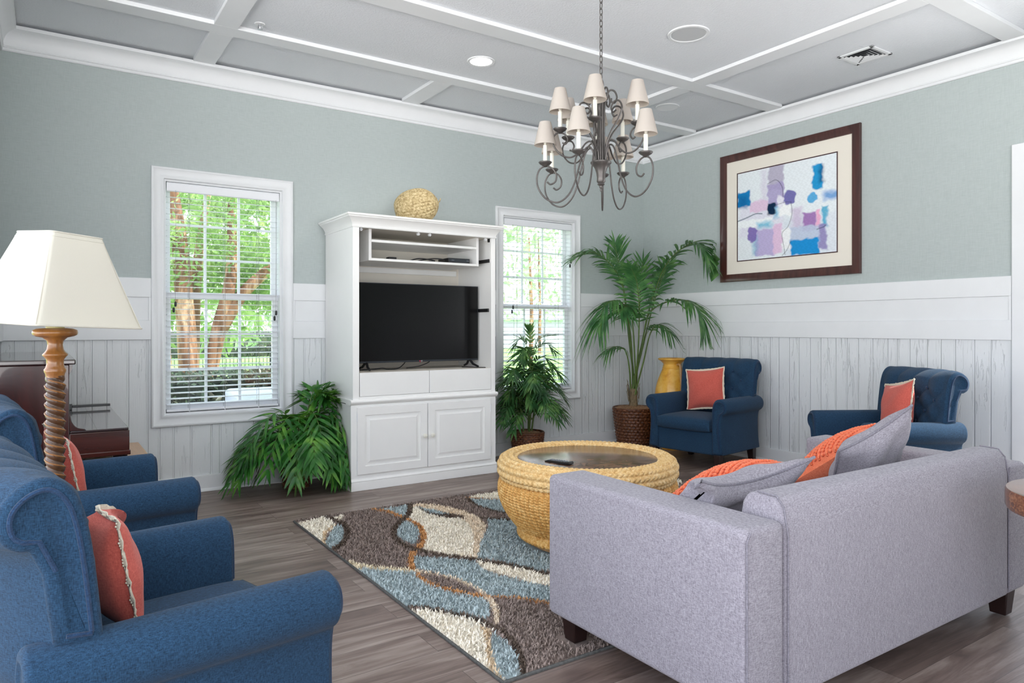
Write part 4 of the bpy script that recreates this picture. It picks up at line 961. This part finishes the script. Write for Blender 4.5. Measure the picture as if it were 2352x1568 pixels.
MB().tube([(r,0,z) for r,z in bezier(hp,5)]+[(-r,0,z) for r,z in bezier(hp,5)[::-1]],.0022,6).build('harp',M['brass'],Lm)
MB().tube([(0,0,1.468),(0,0,1.50)],.006,8).build('finial',M['brass'],Lm)
# four-panel shade, slightly bowed faces, rounded corners, trimmed edges
def sq(a,rc,n=6):
    P=[]
    for q,(sx,sy) in enumerate(((1,1),(-1,1),(-1,-1),(1,-1))):
        for k in range(n+1):
            t=PI/2*(q+k/n); P.append((sx*(a-rc)+rc*math.cos(t),sy*(a-rc)+rc*math.sin(t)))
        nx=((-1,1),(-1,-1),(1,-1),(1,1))[q]
        for k in range(1,6):
            f=k/6; x0_,y0_=P[-1] if k==1 else base0; 
            if k==1: base0=P[-1]
            x1_,y1_=nx[0]*(a-rc)+rc*math.cos(PI/2*(q+1)),nx[1]*(a-rc)+rc*math.sin(PI/2*(q+1))
            P.append((base0[0]+(x1_-base0[0])*f,base0[1]+(y1_-base0[1])*f))
    return P
rows=[[(x,y,z) for x,y in sq(a,rc)] for a,rc,z in [(.180,.02,0)]+[(.180-.094*f**.95,.02-.006*f,.292*f) for f in (.004,.1,.2,.3,.4,.5,.6,.7,.8,.9,.97,1)]]
inn=[[(x*.985,y*.985,z) for x,y,z in r] for r in rows[::-1]]
sh=MB().grid(rows+inn+[rows[0]],wv=True).build('lamp_shade',M['lampshade'],Lm,ang=50)
for a,z,rr in ((.1805,.003,.0028),(.0865,.290,.0028),(.0905,.276,.0016)): MB().tube([(x,y,z) for x,y in sq(a,.02 if z<.1 else .014)],rr,6,closed=True).build('trim_cord',M['lampshade'],sh,ang=179)
for q in range(4):
    an=PI/4+q*PI/2; MB().tube([((r_-.004)*math.sqrt(2)*math.cos(an),(r_-.004)*math.sqrt(2)*math.sin(an),z) for r_,z in ((.178,.002),(.1325,.14),(.085,.290))],.0016,5).build('panel_seam',M['lampshade'],sh)
sh.matrix_local=Matrix.Translation((0,0,1.207))@Matrix.Rotation(math.radians(3.2),4,Vector((.40,.92,0)))@Matrix.Rotation(math.radians(33),4,'Z')
# ------------------------------------------------------------------ chandelier
H=thing('chandelier','wrought iron chandelier with two tiers of small linen shades','chandelier',(2.54,2.92,0))
ir=M['iron']
MB().lathe([(.003,1.944),(.007,1.952),(.005,1.960),(.011,1.968),(.010,1.974),(.020,1.982),(.017,1.990),(.024,1.998),(.023,2.02),(.026,2.045),(.034,2.07),(.046,2.088),(.057,2.097),(.058,2.104),(.05,2.108),(.02,2.106)],32).build('goblet',ir,H,ang=50)
for k in range(6):
    a=2*PI*k/6+.25; c,s_=math.cos(a),math.sin(a)
    MB().tube([(r*c,r*s_,z) for r,z in bezier([(.020,2.10),(.017,2.25),(.018,2.38),(.026,2.45),(.046,2.492),(.072,2.488),(.086,2.455),(.074,2.425),(.056,2.432),(.056,2.45)],7)],.0050,7).build('scroll',ir,H)
    a+=PI/6; c,s_=math.cos(a),math.sin(a)
    MB().tube([(r*c,r*s_,z) for r,z in bezier([(.030,2.10),(.034,2.19),(.068,2.265),(.115,2.325),(.135,2.375),(.118,2.415),(.085,2.418),(.066,2.39),(.078,2.363),(.098,2.372)],7)],.0050,7).build('scroll',ir,H)
MB().lathe([(.012,2.10),(.010,2.3),(.010,2.46),(.014,2.48),(.008,2.50)],16).build('stem',ir,H)
MB().tube([(.016*math.cos(t),0,2.527+.032*math.sin(t)) for t in [2*PI*k/20 for k in range(20)]],.0036,7,closed=True).build('hanging_loop',ir,H)
mb=MB(); z=2.57; i=0
while z<ZC-.03:
    P_=[]
    for k in range(16):
        t=2*PI*k/16; u=.0085*math.cos(t); w=.0205*math.sin(t); w=max(-.0195,min(.0195,w*1.2)); P_.append((u,0,z+w) if i%2 else (0,u,z+w))
    mb.tube(P_,.0026,6,closed=True); z+=.0325; i+=1
mb.build('chain',ir,H)
MB().lathe([(.012,ZC-.04),(.03,ZC-.03),(.062,ZC-.012),(.065,ZC-.001)],32).build('ceiling_canopy',ir,H)
LOW=bezier([(.030,2.095),(.040,2.15),(.062,2.188),(.092,2.168),(.118,2.09),(.142,2.0),(.178,1.925),(.235,1.884),(.298,1.900),(.342,1.955),(.352,2.015),(.336,2.062),(.306,2.080),(.270,2.070),(.246,2.036),(.250,1.998),(.276,1.982),(.296,1.994)],6)
UPP=bezier([(.026,2.095),(.034,2.17),(.056,2.215),(.086,2.205),(.120,2.160),(.165,2.128),(.218,2.138),(.258,2.182),(.266,2.225),(.250,2.252),(.226,2.260),(.198,2.250),(.184,2.224),(.196,2.200),(.214,2.206)],6)
ARM=[(LOW,.306,2.082,[-88,-122,-29,41,148,171]),(UPP,.226,2.262,[-85,-15,50,140,178,-132])]
for path,rc,zc,angs in ARM:
    first=None
    for an in angs:
        if first is None:
            a_=MB().tube([(r,0,z) for r,z in path],.0047,8).build('arm',ir,H,ang=179)
            a_.location=(0,0,0)
            MB().lathe([(.008,-.006),(.014,.0),(.030,.010),(.037,.018),(.036,.021),(.012,.016)],28,rc,0,zc).build('drip_cup',ir,a_,ang=60)
            MB().lathe([(.0115,.014),(.0115,.112),(.007,.115)],16,rc,0,zc).build('candle_sleeve',M['candle'],a_)
            MB().lathe([(.006,.112),(.009,.125),(.012,.14),(.007,.165)],10,rc,0,zc).build('bulb',M['candle'],a_)
            n=40; sp=[(.0600,.112),(.0605,.116),(.0318,.236),(.0310,.238)]; s2=[(r-.002,z) for r,z in sp[::-1]]
            MB().lathe(sp+s2,n,rc,0,zc,False,False).build('shade',M['shade'],a_,ang=50)
            first=a_; q=a_
        else: q=dup(first,H)
        # angle measured from the direction toward the sofa end of the room
        q.rotation_euler=(0,0,math.radians(236.2+an))
# ------------------------------------------------------------------ ceiling fittings
for x,y,lab,lit in ((2.659,4.379,'lit round recessed ceiling light above the armoire',True),(4.569,4.37,'unlit chrome recessed ceiling light near the corner palm',False)):
    d=thing('recessed_light',lab,'ceiling light',(x,y,ZC),0,'recessed ceiling lights')
    MB().lathe([(.082,-.004),(.098,-.007),(.102,-.003),(.102,0),(.080,0)],48).build('trim_ring',M['trim'],d)
    MB().lathe([(.081,-.003),(.076,.02),(.055,.06),(.03,.075)],40,capb=False).build('reflector',M['chrome'],d)
    if lit: MB().lathe([(.079,-.0045),(.079,-.003)],40).build('lens',M['glow'],d)
    else: MB().lathe([(.03,.01),(.032,.04),(.02,.07)],24).build('bulb',M['candle'],d)
d=thing('ceiling_speaker','round perforated speaker flush in the ceiling','speaker',(3.548,3.205,ZC))
MB().lathe([(.110,-.003),(.118,-.009),(.134,-.008),(.136,0),(.11,0)],56).build('ring',M['trim'],d); MB().lathe([(.0,-.0065),(.112,-.0055),(.112,-.001)],56,capb=False,capt=False).build('grille',M['grille'],d)
d=thing('air_vent','square white slatted air vent in the ceiling','air vent',(4.868,2.758,ZC))
mb=MB(); h=.130
for a,b,c,e in ((-h,h,-h,-h+.026),(-h,h,h-.026,h),(-h,-h+.026,-h,h),(h-.026,h,-h,h)): mb.box(a,b,c,e,-.010,0)
mb.build('frame',M['trim'],d,bevel=.003)
MB().box(-h+.02,h-.02,-h+.02,h-.02,-.002,-.001).build('duct_shade',M['ventdark'],d)  # thin dark sheet standing in for the shade behind the slats
for sgn,ax in ((-1,'x'),(1,'x'),(-1,'y'),(1,'y')):
    mb=MB()
    for k in range(4):
        o1=.020+k*.022; w=o1
        if ax=='x': mb.add([(sgn*o1,-w,-.003),(sgn*o1,w,-.003),(sgn*(o1+.016),w,-.010),(sgn*(o1+.016),-w,-.010)],[(0,1,2,3)])
        else: mb.add([(-w,sgn*o1,-.003),(w,sgn*o1,-.003),(w,sgn*(o1+.016),-.010),(-w,sgn*(o1+.016),-.010)],[(0,1,2,3)])
    mb.build('slats',M['trim'],d,flat=True,fix=False)
d=thing('fire_sprinkler','small chrome fire sprinkler head in the ceiling','sprinkler',(1.156,4.628,ZC))
MB().lathe([(.0,-.006),(.030,-.005),(.034,-.001),(.034,0)],32,capb=False).build('escutcheon',M['trim'],d)
mb=MB().lathe([(.005,-.03),(.008,-.02),(.009,0)],12).lathe([(.015,-.036),(.015,-.034),(.003,-.03)],16); 
for sx in (-1,1): mb.tube([(sx*.006,0,-.006),(sx*.012,0,-.018),(sx*.004,0,-.032)],.0016,5)
mb.build('head',M['chrome'],d)
# ------------------------------------------------------------------ plants
def leaflet(mb,p,dr,up,L,w,droop,tw=0,ns=5,clamp=None):
    side=dr.cross(up); side = side.normalized() if side.length>1e-6 else Vector((1,0,0))
    rows=[]; b=len(mb.v)
    for i in range(ns+1):
        s=i/ns; c=p+dr*(L*s)+Vector((0,0,-1))*(droop*L*s*s); ww=w*(.35+2.2*s)*(1-s)**.75 if s<1 else 0
        ww=w*min(1,.4+2.4*s)*(1-s**2.2)
        for q in (-1,1):
            pt=c+side*(q*ww)+up*(.25*ww)
            if clamp: pt=clamp(pt)
            mb.v.append(tuple(pt))
        c2=clamp(c) if clamp else c; mb.v.append(tuple(c2))
    for i in range(ns):
        a=b+3*i
        mb.f.append((a,a+2,a+5,a+3)); mb.m.append(0); mb.f.append((a+2,a+1,a+4,a+5)); mb.m.append(0)
def frond(parent,pts,mat,n=16,L=.28,w=.011,t0=.45,droop=.35,spread=62,rad=.006,seed=0,clamp=None,upv=None,stalkmat=None):
    r=np.random.default_rng(seed); path=[Vector(p) for p in bezier(pts,10)]; N=len(path)
    if clamp: path=[clamp(p) for p in path]
    mb=MB(); st=MB().tube(path,[rad*(1-.75*i/(N-1)) for i in range(N)],6)
    for k in range(n):
        t=t0+(1-t0)*(k+.5)/n; f=t*(N-1); i=min(int(f),N-2); p=path[i].lerp(path[i+1],f-i); T=(path[i+1]-path[i]).normalized()
        up=Vector(upv) if upv else Vector((0,0,1))
        S=T.cross(up); S=S.normalized() if S.length>.05 else Vector((1,0,0)); nn=S.cross(T).normalized()
        q=(t-t0)/(1-t0); LL=L*(.62+.75*q)*(1.0 if q<.55 else 1-.62*((q-.55)/.45)); an=math.radians(spread-34*q)
        for sg in (-1,1):
            a=an+r.uniform(-.1,.1); d=(T*math.cos(a)+S*sg*math.sin(a)+nn*r.uniform(.0,.28)).normalized()
            leaflet(mb,p,d,nn,LL*r.uniform(.88,1.1),w*r.uniform(.85,1.15),droop*r.uniform(.6,1.5),clamp=clamp)
    leaflet(mb,path[-1],(path[-1]-path[-2]).normalized(),Vector((0,0,1)) if abs((path[-1]-path[-2]).normalized().z)<.9 else Vector((1,0,0)),L*.5,w*.8,droop*.5,clamp=clamp)
    o=mb.build('frond',mat,parent,ang=179,fix=False); st.build('stalk',stalkmat or M['stalk'],o,ang=179); return o
def wicker_pot(parent,cx,cy,rb,rt,h,nm='wicker_pot',mat='wicker',nb=26,lay=13):
    rows=[]; nz=lay*4; nt=nb*6
    for j in range(nz+1):
        f=j/nz; R=rb+(rt-rb)*f**.8; z=.003+h*f; r=[]
        for i in range(nt):
            th=2*PI*i/nt; ph=f*lay; par=int(ph)%2; d=.0125*abs(math.sin(PI*ph))**.5*(.12+.88*abs(math.sin(th*nb/2+par*PI/2))**.8)
            r.append((cx+(R+d)*math.cos(th),cy+(R+d)*math.sin(th),z))
        rows.append(r)
    mb=MB().grid(rows,wv=True,flip=True); mb.f.append(tuple(range(nt))[::-1]); mb.m.append(0)
    o=mb.build(nm,M[mat],parent,ang=179)
    mb=MB(); mb.tube([(cx+(rt-.002)*math.cos(t),cy+(rt-.002)*math.sin(t),h) for t in [2*PI*k/60 for k in range(60)]],.010,8,closed=True).build('rim',M[mat],o,ang=179)
    return o
def soil(parent,cx,cy,R,z):
    r=np.random.default_rng(5); rows=[]
    for i in range(9):
        rows.append([(cx+R*i/8*math.cos(2*PI*k/36),cy+R*i/8*math.sin(2*PI*k/36),z+(.022*(1-(i/8)**2))+r.uniform(-.008,.008)) for k in range(36)])
    MB().grid(rows,wv=True).build('moss',M['soil'],parent,ang=179)
BWALL=lambda p: Vector((p.x,min(p.y,YB-.03),p.z))
def cl_palm(p):
    x,y,z=min(p.x,XR-.03),min(p.y,YB-.03),p.z
    if z>1.55 and x>5.30: y=max(y,4.53)
    if y<4.78: z=max(z,.985)
    elif y<5.10 and x>4.96: z=max(z,.935)
    return Vector((x,y,z))
K=thing('corner_palm','tall kentia palm in a dark basket in the room corner','potted palm',(0,0,0))
wicker_pot(K,5.0,5.25,.150,.205,.385); soil(K,5.0,5.25,.203,.383)
mb=MB(); r=np.random.default_rng(8)
mb.lathe([(.050,.37),(.042,.45),(.040,.52),(.038,.58)],20,5.0,5.25)
for k in range(26):
    a=r.uniform(0,2*PI); z=r.uniform(.42,.56); mb.tube([(5+.05*math.cos(a),5.25+.05*math.sin(a),z),(5+.058*math.cos(a),5.25+.058*math.sin(a),z+.05),(5+r.uniform(.05,.08)*math.cos(a),5.25+r.uniform(.05,.08)*math.sin(a),z+.11)],.003,4)
mb.build('trunk',M['bark'],K,ang=179)
PALM=[
[(4.993, 5.255, 0.434), (4.957, 5.255, 1.077), (4.847, 5.232, 1.581), (4.681, 5.222, 1.812), (4.506, 5.28, 1.936), (4.332, 5.336, 1.889)] ,
[(5.019, 5.237, 0.434), (5.049, 5.193, 0.989), (5.119, 5.11, 1.474), (5.136, 4.918, 1.834), (5.186, 4.693, 2.0), (5.188, 4.522, 1.971), (5.194, 4.459, 1.855)] ,
[(5.012, 5.242, 0.434), (5.041, 5.223, 0.988), (5.091, 5.249, 1.477), (5.078, 5.198, 1.874)] ,
[(4.969, 5.235, 0.437), (4.947, 5.225, 1.033), (4.831, 5.183, 1.392), (4.693, 5.191, 1.467), (4.567, 5.203, 1.397), (4.495, 5.203, 1.23)] ,
[(5.012, 5.218, 0.436), (5.035, 5.166, 0.989), (5.058, 5.091, 1.332), (5.11, 4.876, 1.457), (5.14, 4.651, 1.451), (5.171, 4.534, 1.353), (5.18, 4.504, 1.229)] ,
[(5.001, 5.25, 0.434), (4.967, 5.272, 1.032), (4.885, 5.267, 1.562), (4.817, 5.276, 1.867), (4.774, 5.281, 2.04)] ,
[(4.947, 5.225, 0.439), (4.912, 5.213, 0.771), (4.848, 5.208, 0.97), (4.734, 5.236, 1.01), (4.635, 5.254, 0.959)] ,
[(5.005, 5.21, 0.437), (5.043, 5.149, 0.858), (5.072, 5.081, 1.144), (5.075, 4.959, 1.231), (5.105, 4.843, 1.145)] ,
[(4.976, 5.206, 0.439), (4.956, 5.135, 0.992), (4.907, 5.072, 1.36), (4.819, 5.01, 1.634), (4.689, 4.953, 1.772)] ,
[(5.012, 5.242, 0.434), (5.085, 5.193, 1.032), (5.152, 5.124, 1.431), (5.167, 5.018, 1.69), (5.184, 4.946, 1.817)] ,
[(4.973, 5.22, 0.438), (4.941, 5.169, 0.904), (4.85, 5.11, 1.274), (4.738, 5.065, 1.4), (4.616, 5.026, 1.355)] ,
]

PR=[(23,.36,.0165,.46,.30),(27,.37,.0165,.40,.34),(15,.30,.013,.50,.12),(18,.36,.016,.52,.75),(23,.37,.0165,.46,.5),(18,.34,.015,.46,.25),(11,.22,.011,.50,.6),(13,.27,.013,.52,.6),(20,.35,.016,.46,.4),(19,.35,.015,.46,.3),(17,.35,.016,.5,.65)]
for i,(pts,(n,L,w,t0,dr)) in enumerate(zip(PALM,PR)):
    z0=.5; pts=[(5.0+.03*math.cos(i*2.4),5.25+.03*math.sin(i*2.4),.50)]+pts[1:]
    frond(K,pts,M['leaf'],n,L,w,t0,dr,66,.0095,40+i,cl_palm)
# low weeping areca between the window and the armoire
K=thing('floor_fern_palm','bushy weeping palm on the floor between window and armoire','potted plant',(0,0,0))
bx,by=1.585,5.285
wicker_pot(K,bx,by,.085,.108,.20); soil(K,bx,by,.10,.19)
def cl_b(p): return Vector((min(p.x,1.862) if p.y>4.84 else p.x,min(p.y,YB-.035),max(p.z,.012)))
r=np.random.default_rng(12)
specs=[]
for k in range(34):
    az=r.uniform(150,390); ln=r.uniform(.30,.50); h=r.uniform(.38,.60); specs.append((az,ln,h,r.uniform(.55,1.05)))
for k in range(9): specs.append((r.uniform(-60,80),r.uniform(.08,.2),r.uniform(.62,.74),-.02))
specs+=[(196,.56,.42,1.0),(205,.54,.48,.95),(188,.46,.5,.8),(300,.46,.46,1.0),(285,.42,.52,.9),(318,.40,.55,.9),(250,.42,.5,.95),(225,.45,.55,.85)]
for i,(az,ln,h,dp) in enumerate(specs):
    a=math.radians(az); c,s_=math.cos(a),math.sin(a); b0=(bx+.03*c,by+.03*s_,.2)
    lean=.08 if dp<0 else 0
    pts=[b0,(bx+.10*ln*c+.03+lean*.5,by+.10*ln*s_,.2+(h-.2)*.62),(bx+.42*ln*c+.04+lean,by+.42*ln*s_,h),(bx+.78*ln*c+.03+lean,by+.78*ln*s_,h-.30*dp*h),(bx+ln*c+.02+lean,by+ln*s_,max(.04,h-.78*dp*h))]
    frond(K,pts,M['leaf_bush'],10,.20,.016,.32,.20,60,.0045,100+i,cl_b)
# feathery parlor palm in front of the second window
K=thing('window_palm','feathery potted palm in a brown basket below the far window','potted plant',(0,0,0))
bx,by=3.685,5.255
wicker_pot(K,bx,by,.115,.150,.245); soil(K,bx,by,.135,.235)
def cl_w(p): return Vector((max(p.x,3.16) if p.y>4.84 else p.x,min(p.y,YB-.035),max(p.z,.02)))
r=np.random.default_rng(17); k=0
stems=[(.02,.0,.92),(-.06,.02,.62),(.07,-.02,.60),(.0,-.05,.46)]
for j,(sx,sy,hz) in enumerate(stems):
    top=(bx+sx*1.6,by+sy*1.6,.24+hz*.72)
    MB().tube(bezier([(bx+sx*.5,by+sy*.5,.22),(bx+sx,by+sy,.22+hz*.4),top],8),[.008]*15+[.006,.005],7).build('cane',M['stalk'],K,ang=179)
    nf=(15,11,11,9)[j]
    for q in range(nf):
        f=.25+.75*q/(nf-1); z=.24+hz*.72*f; a=math.radians(q*137.5+j*70); ln=.36*(1.15-.6*f)*r.uniform(.85,1.15); c,s_=math.cos(a),math.sin(a)
        if s_>.5: ln*=.7
        px,py=bx+sx*(.5+1.1*f),by+sy*(.5+1.1*f); rise=.09+.10*f
        frond(K,[(px,py,z),(px+.3*ln*c,py+.3*ln*s_,z+rise*.8),(px+.68*ln*c,py+.68*ln*s_,z+rise),(px+ln*c,py+ln*s_,z+rise-.07-.09*(1-f))],M['leaf_dark'],11,.185,.0115,.28,.2,60,.0035,300+k,cl_w); k+=1
frond(K,[(bx+.04,by,.85),(bx+.06,by-.02,1.0),(bx+.11,by-.05,1.1),(bx+.20,by-.12,1.13)],M['leaf_dark'],10,.16,.012,.3,.3,58,.0035,400,cl_w)
frond(K,[(bx+.03,by,.85),(bx+.02,by-.02,1.02),(bx+.0,by-.04,1.15),(bx-.03,by-.06,1.2)],M['leaf_dark'],8,.11,.010,.4,.1,45,.0035,401,cl_w)
# ------------------------------------------------------------------ ochre jar
V=thing('ceramic_jar','tall yellow glazed jar with handles behind the armchair','jar',(5.19,4.90,0))
MB().lathe(bezier([(.095,0),(.105,.01),(.120,.12),(.152,.28),(.172,.43),(.170,.54),(.150,.65),(.115,.745),(.096,.79),(.098,.80),(.090,.81),(.092,.822),(.084,.83),(.092,.85),(.118,.873),(.136,.882),(.138,.892),(.130,.898),(.112,.893),(.07,.85),(.065,.80)],4),64,capt=False).build('body',M['ochre'],V,ang=70)
for an in (-105,75):
    a=math.radians(an); c,s_=math.cos(a),math.sin(a)
    MB().tube([(r_*c,r_*s_,z) for r_,z in bezier([(.092,.838),(.128,.842),(.152,.82),(.158,.77),(.162,.70),(.166,.64),(.160,.60),(.15,.585)],5)],.0125,8,flat=.6).build('handle',M['birch'],V,ang=179)
# ------------------------------------------------------------------ camera, sky, lamps
cam=bpy.data.cameras.new('camera'); cam.sensor_width=36; cam.lens=1611.84/2352*36; cam.shift_y=-31.845/2352; cam.clip_start=.05; cam.clip_end=300
co=bpy.data.objects.new('camera',cam); COL.objects.link(co); co.location=(0,0,1.2); co.rotation_euler=(PI/2,0,-.5897); SC.camera=co
w=bpy.data.worlds.new('sky'); SC.world=w; w.use_nodes=True; nt=w.node_tree; bg=nt.nodes['Background']
tc=nt.nodes.new('ShaderNodeTexCoord'); sp=nt.nodes.new('ShaderNodeSeparateXYZ'); nt.links.new(tc.outputs['Generated'],sp.inputs[0])
cr=nt.nodes.new('ShaderNodeValToRGB'); e=cr.color_ramp.elements
mr=nt.nodes.new('ShaderNodeMapRange'); mr.inputs[1].default_value=-1; mr.inputs[2].default_value=1; nt.links.new(sp.outputs[2],mr.inputs[0]); nt.links.new(mr.outputs[0],cr.inputs[0])
for _ in range(3): e.new(.5)
for i,(p,c) in enumerate([(0,(2.5,2.48,2.46)),(.46,(2.1,2.09,2.07)),(.5,(1.0,1.02,1.05)),(.62,(.88,.94,1.05)),(1,(.62,.76,1.0))]): e[i].position=p; e[i].color=(*c,1)  # below the horizon an added glow, brighter than the sky, lifts the ceiling
nt.links.new(cr.outputs[0],bg.inputs[0]); bg.inputs[1].default_value=WORLD
def lamp(kind,name,loc,energy,color=(1,1,1),**kw):
    l=bpy.data.lights.new(name,kind); l.energy=energy; l.color=color
    for k,v in kw.items(): setattr(l,k,v)
    o=bpy.data.objects.new(name,l); COL.objects.link(o); o.location=loc; return o
s_=lamp('SUN','sun',(0,0,20),SUN,(1,.96,.88),angle=.01); s_.rotation_euler=Vector((-.55,.52,-.78)).to_track_quat('-Z','Y').to_euler()
lamp('SPOT','downlight_glow',(2.659,4.379,ZC-.02),20,(1,.95,.88),spot_size=2.3,spot_blend=.6,shadow_soft_size=.07)
SC.view_settings.view_transform='Standard'; SC.view_settings.look='None'; SC.view_settings.gamma=1; SC.view_settings.use_curve_mapping=False; SC.view_settings.exposure=EXPO
SC.cycles.max_bounces=7; SC.cycles.diffuse_bounces=4; SC.cycles.glossy_bounces=3; SC.cycles.transparent_max_bounces=8; SC.cycles.transmission_bounces=4
SC.cycles.caustics_reflective=False; SC.cycles.caustics_refractive=False; SC.cycles.sample_clamp_indirect=6
